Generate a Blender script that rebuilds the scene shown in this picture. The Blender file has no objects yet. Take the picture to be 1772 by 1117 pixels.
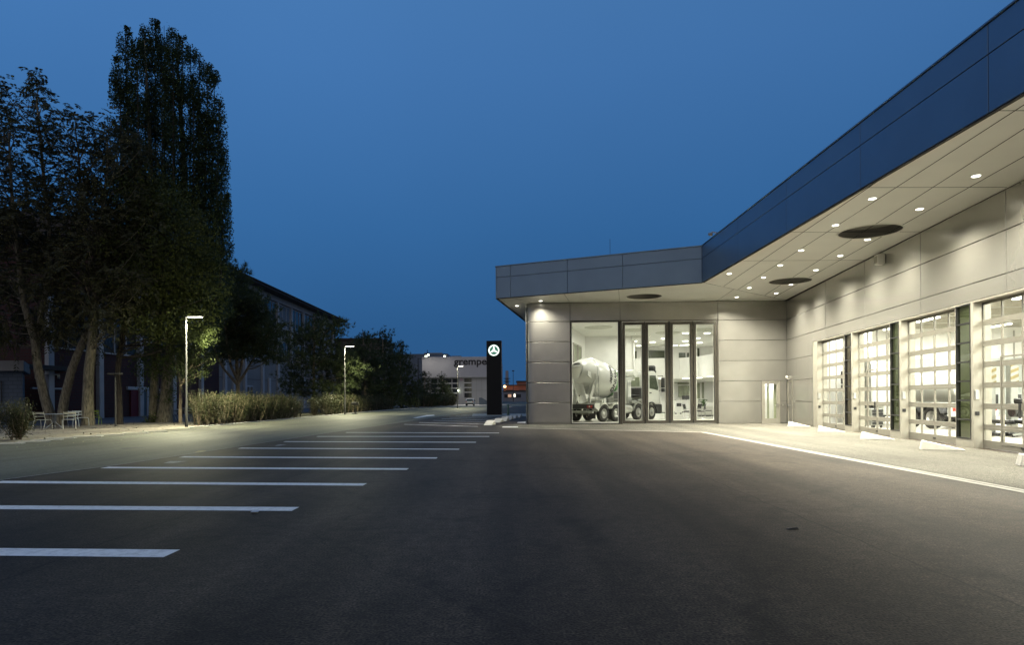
import bpy, bmesh, math, random
import numpy as np
from mathutils import Vector, Matrix
PI = math.pi
R_ = math.radians
sc = bpy.context.scene
col = sc.collection
random.seed(7)
rng = np.random.default_rng(7)

# ------------------------------------------------------------------ camera
ROLL = 0.0069
cd = bpy.data.cameras.new('camera'); cam = bpy.data.objects.new('camera', cd); col.objects.link(cam)
cd.sensor_width = 36; cd.lens = 1120.5 / 1772 * 36
cd.shift_y = (689.26 - 558.5) / 1772
cd.clip_start = 0.1; cd.clip_end = 4000
cr, sr = math.cos(ROLL), math.sin(ROLL)
cam.matrix_world = Matrix(((cr, sr, 0, 0), (0, 0, -1, 0), (-sr, cr, 0, 1.6), (0, 0, 0, 1)))
sc.camera = cam

# ------------------------------------------------------------------ world: dusk sky, after-glow behind the viewer
w = bpy.data.worlds.new('World'); sc.world = w; w.use_nodes = True
nt = w.node_tree; bg = nt.nodes['Background']
tc = nt.nodes.new('ShaderNodeTexCoord'); sx = nt.nodes.new('ShaderNodeSeparateXYZ')
nt.links.new(tc.outputs['Generated'], sx.inputs[0])
rp = nt.nodes.new('ShaderNodeValToRGB'); nt.links.new(sx.outputs['Z'], rp.inputs[0])
er = rp.color_ramp; er.elements[0].position = 0.0; er.elements[0].color = (.026, .098, .240, 1)
er.elements[1].position = 1.0; er.elements[1].color = (.10, .25, .52, 1)
for p_, c_ in ((.10, (.026, .107, .272, 1)), (.25, (.036, .140, .350, 1)), (.45, (.056, .178, .430, 1))):
    e = er.elements.new(p_); e.color = c_
mr = nt.nodes.new('ShaderNodeMapRange'); nt.links.new(sx.outputs['Y'], mr.inputs['Value'])
mr.inputs['From Min'].default_value = .35; mr.inputs['From Max'].default_value = -.9
mr.interpolation_type = 'SMOOTHSTEP'
mx = nt.nodes.new('ShaderNodeMix'); mx.data_type = 'RGBA'
nt.links.new(mr.outputs[0], mx.inputs['Factor']); nt.links.new(rp.outputs[0], mx.inputs[6])
mx.inputs[7].default_value = (.35, .335, .365, 1)
# slightly brighter towards the left, as the last light lies there
mr2 = nt.nodes.new('ShaderNodeMapRange'); nt.links.new(sx.outputs['X'], mr2.inputs['Value'])
mr2.inputs['From Min'].default_value = -.7; mr2.inputs['From Max'].default_value = .7
mr2.inputs['To Min'].default_value = 1.05; mr2.inputs['To Max'].default_value = .83
nz = nt.nodes.new('ShaderNodeTexNoise'); nz.inputs['Scale'].default_value = 2.2; nz.inputs['Detail'].default_value = 3
nt.links.new(tc.outputs['Generated'], nz.inputs['Vector'])
ma = nt.nodes.new('ShaderNodeMapRange'); nt.links.new(nz.outputs[0], ma.inputs['Value'])
ma.inputs['To Min'].default_value = .93; ma.inputs['To Max'].default_value = 1.07
mm = nt.nodes.new('ShaderNodeMath'); mm.operation = 'MULTIPLY'
nt.links.new(mr2.outputs[0], mm.inputs[0]); nt.links.new(ma.outputs[0], mm.inputs[1])
nt.links.new(mx.outputs[2], bg.inputs['Color']); nt.links.new(mm.outputs[0], bg.inputs['Strength'])
sc.view_settings.view_transform = 'Standard'; sc.view_settings.look = 'None'
sc.view_settings.exposure = 0; sc.view_settings.gamma = 1
sc.render.engine = 'CYCLES'
sc.cycles.use_denoising = True
sc.cycles.max_bounces = 8; sc.cycles.transparent_max_bounces = 24
sc.cycles.sample_clamp_indirect = 6; sc.cycles.caustics_reflective = False; sc.cycles.caustics_refractive = False

# light strengths
P_SPOT = 2450.0        # canopy downlights
P_STREET = 3000.0      # street lamp heads
P_SHOW = 112.0        # showroom ceiling lights
P_WORK = 2300.0        # workshop ceiling lights
WARM = (1.0, .94, .76)
GREENWHITE = (1.0, .978, .905)

# ------------------------------------------------------------------ survey helpers (photo measurements -> metres)
V0, FP = 689.26, 1120.5
def ray(u, v):
    a = u - 886; b = V0 - v
    return (a * cr + b * sr) / FP, (b * cr - a * sr) / FP
def at(u, v, Y):
    X, Z = ray(u, v); return Vector((X * Y, Y, 1.6 + Z * Y))
def lvl(u, v, h):
    X, Z = ray(u, v); y = (h - 1.6) / Z; return Vector((X * y, y, h))
def G(u, v): return lvl(u, v, 0.0)

# ------------------------------------------------------------------ materials
MATS = {}
def mat(name, c, rough=.6, metal=0, var=.12, scale=6, bump=0, bscale=40, spec=.5, emit=None, coat=0):
    if name in MATS: return MATS[name]
    m = bpy.data.materials.new(name); m.use_nodes = True; n = m.node_tree; b = n.nodes['Principled BSDF']
    b.inputs['Roughness'].default_value = rough; b.inputs['Metallic'].default_value = metal
    b.inputs['Specular IOR Level'].default_value = spec; b.inputs['Coat Weight'].default_value = coat
    t = n.nodes.new('ShaderNodeTexCoord')
    x = n.nodes.new('ShaderNodeTexNoise'); x.inputs['Scale'].default_value = scale; x.inputs['Detail'].default_value = 5
    n.links.new(t.outputs['Object'], x.inputs['Vector'])
    r = n.nodes.new('ShaderNodeValToRGB'); n.links.new(x.outputs[0], r.inputs[0])
    r.color_ramp.elements[0].position = .3; r.color_ramp.elements[1].position = .7
    r.color_ramp.elements[0].color = tuple(k * (1 - var) for k in c) + (1,)
    r.color_ramp.elements[1].color = tuple(min(1, k * (1 + var)) for k in c) + (1,)
    n.links.new(r.outputs[0], b.inputs['Base Color'])
    if bump:
        y = n.nodes.new('ShaderNodeTexNoise'); y.inputs['Scale'].default_value = bscale; y.inputs['Detail'].default_value = 3
        n.links.new(t.outputs['Object'], y.inputs['Vector'])
        q = n.nodes.new('ShaderNodeBump'); q.inputs['Strength'].default_value = bump; q.inputs['Distance'].default_value = .02
        n.links.new(y.outputs[0], q.inputs['Height']); n.links.new(q.outputs[0], b.inputs['Normal'])
    if emit:
        b.inputs['Emission Color'].default_value = tuple(emit[:3]) + (1,); b.inputs['Emission Strength'].default_value = emit[3]
    MATS[name] = m
    return m
def glass(name, tint=(.95, .97, .93), ior=1.45, rough=0.0):
    m = bpy.data.materials.new(name); m.use_nodes = True; n = m.node_tree
    for k in list(n.nodes): n.nodes.remove(k)
    o = n.nodes.new('ShaderNodeOutputMaterial'); mixn = n.nodes.new('ShaderNodeMixShader')
    tr = n.nodes.new('ShaderNodeBsdfTransparent'); tr.inputs[0].default_value = tuple(tint) + (1,)
    gl = n.nodes.new('ShaderNodeBsdfGlossy'); gl.inputs['Roughness'].default_value = rough
    lw_ = n.nodes.new('ShaderNodeLayerWeight'); pw_ = n.nodes.new('ShaderNodeMath'); pw_.operation = 'POWER'; pw_.inputs[1].default_value = 5
    n.links.new(lw_.outputs['Facing'], pw_.inputs[0]); fr = n.nodes.new('ShaderNodeMath'); fr.operation = 'MULTIPLY_ADD'
    n.links.new(pw_.outputs[0], fr.inputs[0]); fr.inputs[1].default_value = .75; fr.inputs[2].default_value = ((ior - 1) / (ior + 1)) ** 2 * 1.6
    n.links.new(fr.outputs[0], mixn.inputs[0]); n.links.new(tr.outputs[0], mixn.inputs[1]); n.links.new(gl.outputs[0], mixn.inputs[2])
    n.links.new(mixn.outputs[0], o.inputs[0]); return m
def emis(name, c, s):
    m = bpy.data.materials.new(name); m.use_nodes = True; n = m.node_tree
    for k in list(n.nodes): n.nodes.remove(k)
    o = n.nodes.new('ShaderNodeOutputMaterial'); e = n.nodes.new('ShaderNodeEmission')
    e.inputs[0].default_value = tuple(c) + (1,); e.inputs[1].default_value = s
    n.links.new(e.outputs[0], o.inputs[0]); return m
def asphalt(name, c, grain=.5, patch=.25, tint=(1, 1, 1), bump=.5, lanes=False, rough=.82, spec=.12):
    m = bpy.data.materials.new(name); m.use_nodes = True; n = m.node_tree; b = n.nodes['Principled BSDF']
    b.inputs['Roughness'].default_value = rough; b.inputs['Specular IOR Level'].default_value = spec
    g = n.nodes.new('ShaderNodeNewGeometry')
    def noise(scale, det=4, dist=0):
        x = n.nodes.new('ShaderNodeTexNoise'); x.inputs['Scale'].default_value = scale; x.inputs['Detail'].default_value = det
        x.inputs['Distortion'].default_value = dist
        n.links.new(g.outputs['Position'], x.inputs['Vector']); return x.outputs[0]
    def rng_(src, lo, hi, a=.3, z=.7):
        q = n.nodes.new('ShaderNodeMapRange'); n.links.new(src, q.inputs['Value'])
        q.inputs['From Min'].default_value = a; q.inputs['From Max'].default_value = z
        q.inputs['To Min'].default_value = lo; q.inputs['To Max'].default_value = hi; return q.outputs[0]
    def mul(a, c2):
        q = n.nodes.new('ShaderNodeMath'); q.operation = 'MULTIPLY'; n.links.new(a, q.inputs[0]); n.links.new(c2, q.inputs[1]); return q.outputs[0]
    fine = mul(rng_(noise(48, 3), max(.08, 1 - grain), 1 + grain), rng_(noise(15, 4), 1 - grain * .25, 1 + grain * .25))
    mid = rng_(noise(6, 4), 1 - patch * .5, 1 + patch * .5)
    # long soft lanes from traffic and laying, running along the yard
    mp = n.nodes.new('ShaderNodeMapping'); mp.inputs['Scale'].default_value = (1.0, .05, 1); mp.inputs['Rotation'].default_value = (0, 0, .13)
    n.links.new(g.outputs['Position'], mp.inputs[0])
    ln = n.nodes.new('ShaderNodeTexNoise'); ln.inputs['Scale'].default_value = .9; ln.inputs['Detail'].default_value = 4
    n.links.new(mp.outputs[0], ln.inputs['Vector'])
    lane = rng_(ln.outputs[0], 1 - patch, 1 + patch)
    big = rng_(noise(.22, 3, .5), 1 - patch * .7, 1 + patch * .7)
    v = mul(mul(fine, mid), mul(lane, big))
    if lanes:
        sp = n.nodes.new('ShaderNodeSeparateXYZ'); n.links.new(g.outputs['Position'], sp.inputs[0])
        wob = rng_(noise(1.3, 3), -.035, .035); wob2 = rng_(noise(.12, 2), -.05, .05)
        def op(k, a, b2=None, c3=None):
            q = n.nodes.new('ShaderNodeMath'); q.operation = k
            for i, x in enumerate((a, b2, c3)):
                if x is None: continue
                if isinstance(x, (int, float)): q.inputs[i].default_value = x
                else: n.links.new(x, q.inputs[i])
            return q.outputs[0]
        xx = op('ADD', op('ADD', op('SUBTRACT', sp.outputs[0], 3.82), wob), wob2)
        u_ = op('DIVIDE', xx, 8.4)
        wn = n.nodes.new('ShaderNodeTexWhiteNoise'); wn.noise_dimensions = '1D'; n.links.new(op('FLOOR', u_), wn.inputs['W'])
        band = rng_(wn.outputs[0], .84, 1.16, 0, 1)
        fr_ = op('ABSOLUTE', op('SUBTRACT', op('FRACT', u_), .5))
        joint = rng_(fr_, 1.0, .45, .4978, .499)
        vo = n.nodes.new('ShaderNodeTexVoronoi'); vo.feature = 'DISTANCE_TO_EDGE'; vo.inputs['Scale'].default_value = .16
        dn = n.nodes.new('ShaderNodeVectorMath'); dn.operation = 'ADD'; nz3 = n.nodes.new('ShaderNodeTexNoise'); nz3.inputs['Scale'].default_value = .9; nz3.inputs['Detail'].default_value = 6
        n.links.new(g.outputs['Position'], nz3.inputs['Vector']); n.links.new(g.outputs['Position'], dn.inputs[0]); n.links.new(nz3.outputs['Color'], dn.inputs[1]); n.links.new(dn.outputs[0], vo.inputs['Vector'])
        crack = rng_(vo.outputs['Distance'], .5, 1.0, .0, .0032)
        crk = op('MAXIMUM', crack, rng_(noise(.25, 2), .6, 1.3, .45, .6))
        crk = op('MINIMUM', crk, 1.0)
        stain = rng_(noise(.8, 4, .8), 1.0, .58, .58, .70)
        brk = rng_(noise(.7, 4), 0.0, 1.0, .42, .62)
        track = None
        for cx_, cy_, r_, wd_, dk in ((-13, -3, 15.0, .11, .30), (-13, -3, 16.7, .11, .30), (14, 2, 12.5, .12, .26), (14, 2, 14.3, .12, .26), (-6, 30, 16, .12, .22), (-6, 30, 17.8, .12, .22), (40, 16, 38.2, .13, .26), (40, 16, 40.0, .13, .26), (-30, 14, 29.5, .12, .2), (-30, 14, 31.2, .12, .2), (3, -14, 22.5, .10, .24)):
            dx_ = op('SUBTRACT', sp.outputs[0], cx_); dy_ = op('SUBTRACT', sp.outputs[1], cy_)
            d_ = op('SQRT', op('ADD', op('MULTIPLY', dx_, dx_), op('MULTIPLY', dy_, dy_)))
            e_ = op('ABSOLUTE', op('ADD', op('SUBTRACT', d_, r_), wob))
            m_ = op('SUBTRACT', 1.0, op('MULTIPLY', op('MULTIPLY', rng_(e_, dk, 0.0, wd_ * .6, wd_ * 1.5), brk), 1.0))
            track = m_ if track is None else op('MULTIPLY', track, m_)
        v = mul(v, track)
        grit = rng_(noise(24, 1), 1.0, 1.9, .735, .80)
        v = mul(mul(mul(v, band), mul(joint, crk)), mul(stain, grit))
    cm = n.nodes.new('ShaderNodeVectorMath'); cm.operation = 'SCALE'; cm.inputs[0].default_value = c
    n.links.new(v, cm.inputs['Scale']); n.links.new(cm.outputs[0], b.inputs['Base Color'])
    bp = n.nodes.new('ShaderNodeBump'); bp.inputs['Strength'].default_value = bump; bp.inputs['Distance'].default_value = .01
    n.links.new(noise(55, 3), bp.inputs['Height']); n.links.new(bp.outputs[0], b.inputs['Normal'])
    return m
def paintmat(name, c, wear=.45):
    m = bpy.data.materials.new(name); m.use_nodes = True; n = m.node_tree; b = n.nodes['Principled BSDF']
    b.inputs['Roughness'].default_value = .7
    g = n.nodes.new('ShaderNodeNewGeometry'); x = n.nodes.new('ShaderNodeTexNoise'); x.inputs['Scale'].default_value = 9; x.inputs['Detail'].default_value = 8
    x.inputs['Roughness'].default_value = .7
    n.links.new(g.outputs['Position'], x.inputs['Vector'])
    r = n.nodes.new('ShaderNodeValToRGB'); n.links.new(x.outputs[0], r.inputs[0])
    r.color_ramp.elements[0].position = .34; r.color_ramp.elements[0].color = tuple(k * wear for k in c) + (1,)
    r.color_ramp.elements[1].position = .54; r.color_ramp.elements[1].color = tuple(c) + (1,)
    n.links.new(r.outputs[0], b.inputs['Base Color']); return m
def brickmat(name, a, c2, mortar, scale=1.0):
    m = bpy.data.materials.new(name); m.use_nodes = True; n = m.node_tree; b = n.nodes['Principled BSDF']
    b.inputs['Roughness'].default_value = .85
    g = n.nodes.new('ShaderNodeNewGeometry'); sp = n.nodes.new('ShaderNodeSeparateXYZ'); n.links.new(g.outputs['Position'], sp.inputs[0])
    ad = n.nodes.new('ShaderNodeMath'); ad.operation = 'ADD'; n.links.new(sp.outputs[0], ad.inputs[0]); n.links.new(sp.outputs[1], ad.inputs[1])
    cb = n.nodes.new('ShaderNodeCombineXYZ'); n.links.new(ad.outputs[0], cb.inputs[0]); n.links.new(sp.outputs[2], cb.inputs[1])
    t = n.nodes.new('ShaderNodeTexBrick'); n.links.new(cb.outputs[0], t.inputs['Vector'])
    t.inputs['Color1'].default_value = tuple(a) + (1,); t.inputs['Color2'].default_value = tuple(c2) + (1,); t.inputs['Mortar'].default_value = tuple(mortar) + (1,)
    t.inputs['Scale'].default_value = scale; t.inputs['Brick Width'].default_value = .5; t.inputs['Row Height'].default_value = .22; t.inputs['Mortar Size'].default_value = .02
    n.links.new(t.outputs[0], b.inputs['Base Color']); return m
def leafmat(name, a, c2, scale=1.3, trans=.35):
    m = bpy.data.materials.new(name); m.use_nodes = True; n = m.node_tree
    for k in list(n.nodes): n.nodes.remove(k)
    o = n.nodes.new('ShaderNodeOutputMaterial'); g = n.nodes.new('ShaderNodeNewGeometry')
    x = n.nodes.new('ShaderNodeTexNoise'); x.inputs['Scale'].default_value = scale; x.inputs['Detail'].default_value = 6
    x.inputs['Roughness'].default_value = .8
    n.links.new(g.outputs['Position'], x.inputs['Vector'])
    r = n.nodes.new('ShaderNodeValToRGB'); n.links.new(x.outputs[0], r.inputs[0])
    r.color_ramp.elements[0].position = .33; r.color_ramp.elements[1].position = .67
    r.color_ramp.elements[0].color = tuple(a) + (1,); r.color_ramp.elements[1].color = tuple(c2) + (1,)
    d = n.nodes.new('ShaderNodeBsdfPrincipled'); d.inputs['Roughness'].default_value = .55; d.inputs['Specular IOR Level'].default_value = .3
    t = n.nodes.new('ShaderNodeBsdfTranslucent'); mi = n.nodes.new('ShaderNodeMixShader'); mi.inputs[0].default_value = trans
    n.links.new(r.outputs[0], d.inputs['Base Color']); n.links.new(r.outputs[0], t.inputs[0])
    n.links.new(d.outputs[0], mi.inputs[1]); n.links.new(t.outputs[0], mi.inputs[2]); n.links.new(mi.outputs[0], o.inputs[0]); return m
def barkmat(name, a, c2):
    m = bpy.data.materials.new(name); m.use_nodes = True; n = m.node_tree; b = n.nodes['Principled BSDF']; b.inputs['Roughness'].default_value = .9
    g = n.nodes.new('ShaderNodeNewGeometry'); mp = n.nodes.new('ShaderNodeMapping'); mp.inputs['Scale'].default_value = (6, 6, 1.2)
    n.links.new(g.outputs['Position'], mp.inputs[0]); x = n.nodes.new('ShaderNodeTexNoise'); x.inputs['Scale'].default_value = 2.5; x.inputs['Detail'].default_value = 7
    n.links.new(mp.outputs[0], x.inputs['Vector']); r = n.nodes.new('ShaderNodeValToRGB'); n.links.new(x.outputs[0], r.inputs[0])
    r.color_ramp.elements[0].position = .36; r.color_ramp.elements[1].position = .62
    r.color_ramp.elements[0].color = tuple(a) + (1,); r.color_ramp.elements[1].color = tuple(c2) + (1,)
    n.links.new(r.outputs[0], b.inputs['Base Color'])
    q = n.nodes.new('ShaderNodeBump'); q.inputs['Strength'].default_value = .8; q.inputs['Distance'].default_value = .05
    n.links.new(x.outputs[0], q.inputs['Height']); n.links.new(q.outputs[0], b.inputs['Normal']); return m

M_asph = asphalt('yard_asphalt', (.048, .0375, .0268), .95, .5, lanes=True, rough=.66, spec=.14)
M_street = asphalt('street_asphalt', (.110, .112, .082), .45, .3, rough=.7, spec=.2)
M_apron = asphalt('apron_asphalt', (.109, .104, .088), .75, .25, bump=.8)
M_gravel = asphalt('pale_gravel', (.20, .18, .145), .5, .2, bump=1)
M_plaza = asphalt('plaza_paving', (.11, .12, .14), .2, .2)
M_soil = asphalt('planting_soil', (.10, .095, .06), .6, .4)
M_paint = paintmat('road_paint', (.82, .82, .80), .70)
M_paint_old = paintmat('worn_road_paint', (.30, .31, .30), .25)
M_yellow_old = paintmat('worn_yellow_paint', (.45, .36, .12), .3)
M_conc = mat('pale_concrete', (.54, .525, .475), .8, 0, .12, 5, .3, 60)
M_gutter = mat('gutter_concrete', (.34, .33, .29), .8, 0, .2, 4, .3, 60)
M_panel = mat('champagne_panel', (.365, .356, .325), .25, .70, .05, 1.2, .035, 1.3)
M_panel_dk = mat('facade_panel', (.36, .352, .325), .26, .72, .06, 1.2, .04, 1.8)
M_fascia = mat('blue_grey_fascia_panel', (.18, .262, .345), .34, .5, .05, .8, .02, 1.2)
M_soffit = mat('soffit_panel', (.88, .87, .81), .34, .0, .03, .8, .02, 1.0)
M_joint = mat('dark_joint', (.02, .02, .02), .9)
M_frame = mat('bronze_frame', (.078, .072, .060), .36, .6, .08)
M_gate = mat('sectional_gate_frame', (.235, .225, .19), .42, .4, .06)
M_gateframe = mat('gate_frame', (.36, .345, .295), .42, .4, .06)
M_black = mat('black_gasket', (.012, .012, .013), .5)
M_roundel = mat('dark_perforated_roundel', (.17, .165, .15), .6, .2, .1, 60)
M_white = mat('white_plaster', (.78, .775, .735), .7, 0, .03, 2)
M_ceil = mat('white_ceiling', (.76, .76, .70), .75, 0, .03, 2)
M_floor = mat('pale_floor', (.55, .55, .48), .25, 0, .06, 2)
M_wfloor = mat('workshop_floor', (.44, .41, .36), .3, 0, .12, 1.2)
M_glass = glass('clear_glass', (.95, .97, .92), 1.32)
M_green = glass('green_glass', (.125, .155, .085), 1.8); M_brownglass = glass('brown_glass', (.20, .185, .14), 1.6)
M_led = emis('downlight_led', (1, .96, .82), 14)
M_show = emis('showroom_led', (1, .99, .88), 6)
M_street_led = emis('street_led', (1, .97, .76), 16)
M_chrome = mat('brushed_steel', (.6, .6, .58), .3, .9, .05)
M_galv = mat('dark_galvanised_pole', (.035, .035, .032), .7, .0, .1)
M_dark = mat('dark_plastic', (.02, .02, .021), .5)
M_rubber = mat('tyre_rubber', (.022, .021, .02), .8, 0, .2, 30)
M_truck = mat('white_truck_paint', (.74, .75, .70), .25, 0, .03, 2, coat=.4)
M_steel = mat('grey_truck_steel', (.33, .34, .31), .4, .4, .1)
M_tgreen = mat('green_truck_paint', (.05, .22, .03), .35)
M_red = mat('red_lens', (.45, .03, .02), .3)
M_seat = mat('black_upholstery', (.02, .02, .02), .7)
M_chairw = mat('cream_metal_paint', (.58, .58, .48), .45, 0, .06)
M_chairb = mat('grey_blue_metal_paint', (.34, .38, .40), .45, 0, .06)
M_chairg = mat('green_metal_paint', (.20, .30, .05), .45, 0, .06)
M_totem = mat('black_totem_panel', (.008, .009, .011), .45, 0, .1, spec=.25)
M_logo = emis('white_logo_light', (.93, 1, .95), 1.9)
M_halo = emis('green_white_halo_light', (.25, .75, .52), .28)
M_curtain = mat('grey_green_curtain', (.26, .28, .20), .7, 0, .15, 3)

# ------------------------------------------------------------------ object helpers
def tag(o, label=None, cat=None, group=None, kind=None):
    for k, v in (('label', label), ('category', cat), ('group', group), ('kind', kind)):
        if v: o[k] = v
    return o
def thing(name, label, cat, loc=(0, 0, 0), rz=0, group=None):
    o = bpy.data.objects.new(name, None); col.objects.link(o); o.location = loc; o.rotation_euler = (0, 0, rz)
    o.empty_display_size = .3
    return tag(o, label, cat, group)
def root_matrix(o):
    m = Matrix.Identity(4)
    while o is not None:
        m = Matrix.LocRotScale(o.location, o.rotation_euler, o.scale) @ m
        o = o.parent
    return m
class MB:
    def __init__(s): s.v = []; s.f = []; s.mi = []; s.M = None; s.cur = 0
    def add(s, vs, fs):
        b = len(s.v)
        for p in vs:
            p = Vector(p)
            s.v.append(s.M @ p if s.M is not None else p)
        for f in fs: s.f.append(tuple(b + i for i in f)); s.mi.append(s.cur)
    def hexa(s, p):   # 8 points: bottom 4, top 4
        s.add(p, [(3, 2, 1, 0), (4, 5, 6, 7), (0, 1, 5, 4), (1, 2, 6, 5), (2, 3, 7, 6), (3, 0, 4, 7)])
    def box(s, x0, x1, y0, y1, z0, z1):
        s.hexa([(x0, y0, z0), (x1, y0, z0), (x1, y1, z0), (x0, y1, z0), (x0, y0, z1), (x1, y0, z1), (x1, y1, z1), (x0, y1, z1)])
    def cbox(s, x0, x1, y0, y1, z0, z1, c=.02):   # box with bevelled edges
        X = (x0, x1); Y = (y0, y1); Z = (z0, z1); b = len(s.v); vs = []; idx = {}
        for i in (0, 1):
            for j in (0, 1):
                for k in (0, 1):
                    sx_, sy_, sz_ = (1, -1)[i], (1, -1)[j], (1, -1)[k]
                    x, y, z = X[i], Y[j], Z[k]
                    idx[(i, j, k, 0)] = len(vs); vs.append((x, y + sy_ * c, z + sz_ * c))
                    idx[(i, j, k, 1)] = len(vs); vs.append((x + sx_ * c, y, z + sz_ * c))
                    idx[(i, j, k, 2)] = len(vs); vs.append((x + sx_ * c, y + sy_ * c, z))
        I = idx; fs = []
        for i in (0, 1):
            fs.append((I[(i, 0, 0, 0)], I[(i, 1, 0, 0)], I[(i, 1, 1, 0)], I[(i, 0, 1, 0)]))
            fs.append((I[(0, i, 0, 1)], I[(1, i, 0, 1)], I[(1, i, 1, 1)], I[(0, i, 1, 1)]))
            fs.append((I[(0, 0, i, 2)], I[(1, 0, i, 2)], I[(1, 1, i, 2)], I[(0, 1, i, 2)]))
            for j in (0, 1):
                fs.append((I[(i, j, 0, 0)], I[(i, j, 1, 0)], I[(i, j, 1, 1)], I[(i, j, 0, 1)]))
                fs.append((I[(i, 0, j, 0)], I[(i, 1, j, 0)], I[(i, 1, j, 2)], I[(i, 0, j, 2)]))
                fs.append((I[(0, i, j, 1)], I[(1, i, j, 1)], I[(1, i, j, 2)], I[(0, i, j, 2)]))
                for k in (0, 1): fs.append((I[(i, j, k, 0)], I[(i, j, k, 1)], I[(i, j, k, 2)]))
        s.add(vs, fs)
    def prism(s, poly, z0, z1):
        n = len(poly); vs = [(p[0], p[1], z0) for p in poly] + [(p[0], p[1], z1) for p in poly]
        s.add(vs, [tuple(range(n - 1, -1, -1)), tuple(range(n, 2 * n))] + [(i, (i + 1) % n, n + (i + 1) % n, n + i) for i in range(n)])
    def xprism(s, poly, y0, y1):   # polygon in XZ extruded along Y
        n = len(poly); vs = [(p[0], y0, p[1]) for p in poly] + [(p[0], y1, p[1]) for p in poly]
        s.add(vs, [tuple(range(n)), tuple(range(2 * n - 1, n - 1, -1))] + [(i, n + i, n + (i + 1) % n, (i + 1) % n) for i in range(n)])
    def tube(s, pts, rad, n=8, cap=True):
        pts = [Vector(p) for p in pts]
        if not hasattr(rad, '__len__'): rad = [rad] * len(pts)
        vs = []; fs = []; prev = None
        for i, p in enumerate(pts):
            d = (pts[min(i + 1, len(pts) - 1)] - pts[max(i - 1, 0)])
            d = d.normalized() if d.length > 1e-9 else Vector((0, 0, 1))
            if prev is None:
                a = d.cross(Vector((0, 0, 1)) if abs(d.z) < .9 else Vector((1, 0, 0))).normalized()
            else:
                a = (prev - d * prev.dot(d)).normalized()
            prev = a; b = d.cross(a)
            for k in range(n):
                t = 2 * PI * k / n; vs.append(p + (a * math.cos(t) + b * math.sin(t)) * rad[i])
        for i in range(len(pts) - 1):
            for k in range(n):
                fs.append((i * n + k, i * n + (k + 1) % n, (i + 1) * n + (k + 1) % n, (i + 1) * n + k))
        if cap: fs += [tuple(range(n - 1, -1, -1)), tuple(range((len(pts) - 1) * n, len(pts) * n))]
        s.add(vs, fs)
    def lathe(s, prof, c, ax, n=32, cap=False):  # prof: (distance along axis, radius)
        ax = Vector(ax).normalized(); c = Vector(c)
        a = ax.cross(Vector((0, 0, 1)) if abs(ax.z) < .9 else Vector((1, 0, 0))).normalized(); b = ax.cross(a)
        vs = []; fs = []
        for t, r in prof:
            for k in range(n):
                q = 2 * PI * k / n; vs.append(c + ax * t + (a * math.cos(q) + b * math.sin(q)) * r)
        for i in range(len(prof) - 1):
            for k in range(n): fs.append((i * n + k, i * n + (k + 1) % n, (i + 1) * n + (k + 1) % n, (i + 1) * n + k))
        if cap: fs += [tuple(range(n - 1, -1, -1)), tuple(range((len(prof) - 1) * n, len(prof) * n))]
        s.add(vs, fs)
    def build(s, name, mats, parent=None, world=False, smooth=None):
        me = bpy.data.meshes.new(name); vs = s.v
        if world and parent is not None:
            mi = root_matrix(parent).inverted(); vs = [mi @ p for p in vs]
        me.from_pydata([tuple(p) for p in vs], [], s.f)
        for m in (mats if isinstance(mats, (list, tuple)) else [mats]): me.materials.append(m)
        me.polygons.foreach_set('material_index', s.mi)
        bm = bmesh.new(); bm.from_mesh(me); bmesh.ops.recalc_face_normals(bm, faces=bm.faces); bm.to_mesh(me); bm.free()
        if smooth is not None:
            me.polygons.foreach_set('use_smooth', [True] * len(me.polygons))
            try: me.set_sharp_from_angle(angle=R_(smooth))
            except Exception: pass
        o = bpy.data.objects.new(name, me); col.objects.link(o)
        if parent is not None: o.parent = parent
        return o
def kids(o): return [c for c in bpy.data.objects if c.parent == o]
def dup(root, loc, rz=None, label=None, scale=None):
    r = root.copy(); col.objects.link(r); r.location = loc
    if rz is not None: r.rotation_euler = (0, 0, rz)
    if label: r['label'] = label
    if scale: r.scale = (scale,) * 3
    for ch in kids(root):
        c = ch.copy(); col.objects.link(c); c.parent = r
        for g in kids(ch):
            d = g.copy(); col.objects.link(d); d.parent = c
    return r
def lamp(name, kind, loc, power, color, parent=None, rot=(0, 0, 0), **kw):
    l = bpy.data.lights.new(name, kind); l.energy = power; l.color = color
    for k, v in kw.items(): setattr(l, k, v)
    o = bpy.data.objects.new(name, l); col.objects.link(o)
    if parent is not None:
        o.parent = parent; o.location = root_matrix(parent).inverted() @ Vector(loc)
    else: o.location = loc
    o.rotation_euler = rot
    return o

# plane frame for walls
class PF:
    def __init__(s, o, e, n): s.o = Vector((o[0], o[1], 0)); s.e = Vector((e[0], e[1], 0)).normalized(); s.n = Vector((n[0], n[1], 0)).normalized()
    def mat(s):
        return Matrix(((s.e.x, s.n.x, 0, s.o.x), (s.e.y, s.n.y, 0, s.o.y), (0, 0, 1, 0), (0, 0, 0, 1)))
    def p(s, a, off, z): return s.o + s.e * a + s.n * off + Vector((0, 0, z))
FAC = PF((0, 38.612), (1, -.0189), (-.0189, -1))       # showroom front: s ~ x
WING = PF((16.27, 38.30), (-.1311, -1), (-1, .1311))   # workshop front: s from the inner corner towards the viewer
HS = 7.264; HT = 9.07

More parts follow.
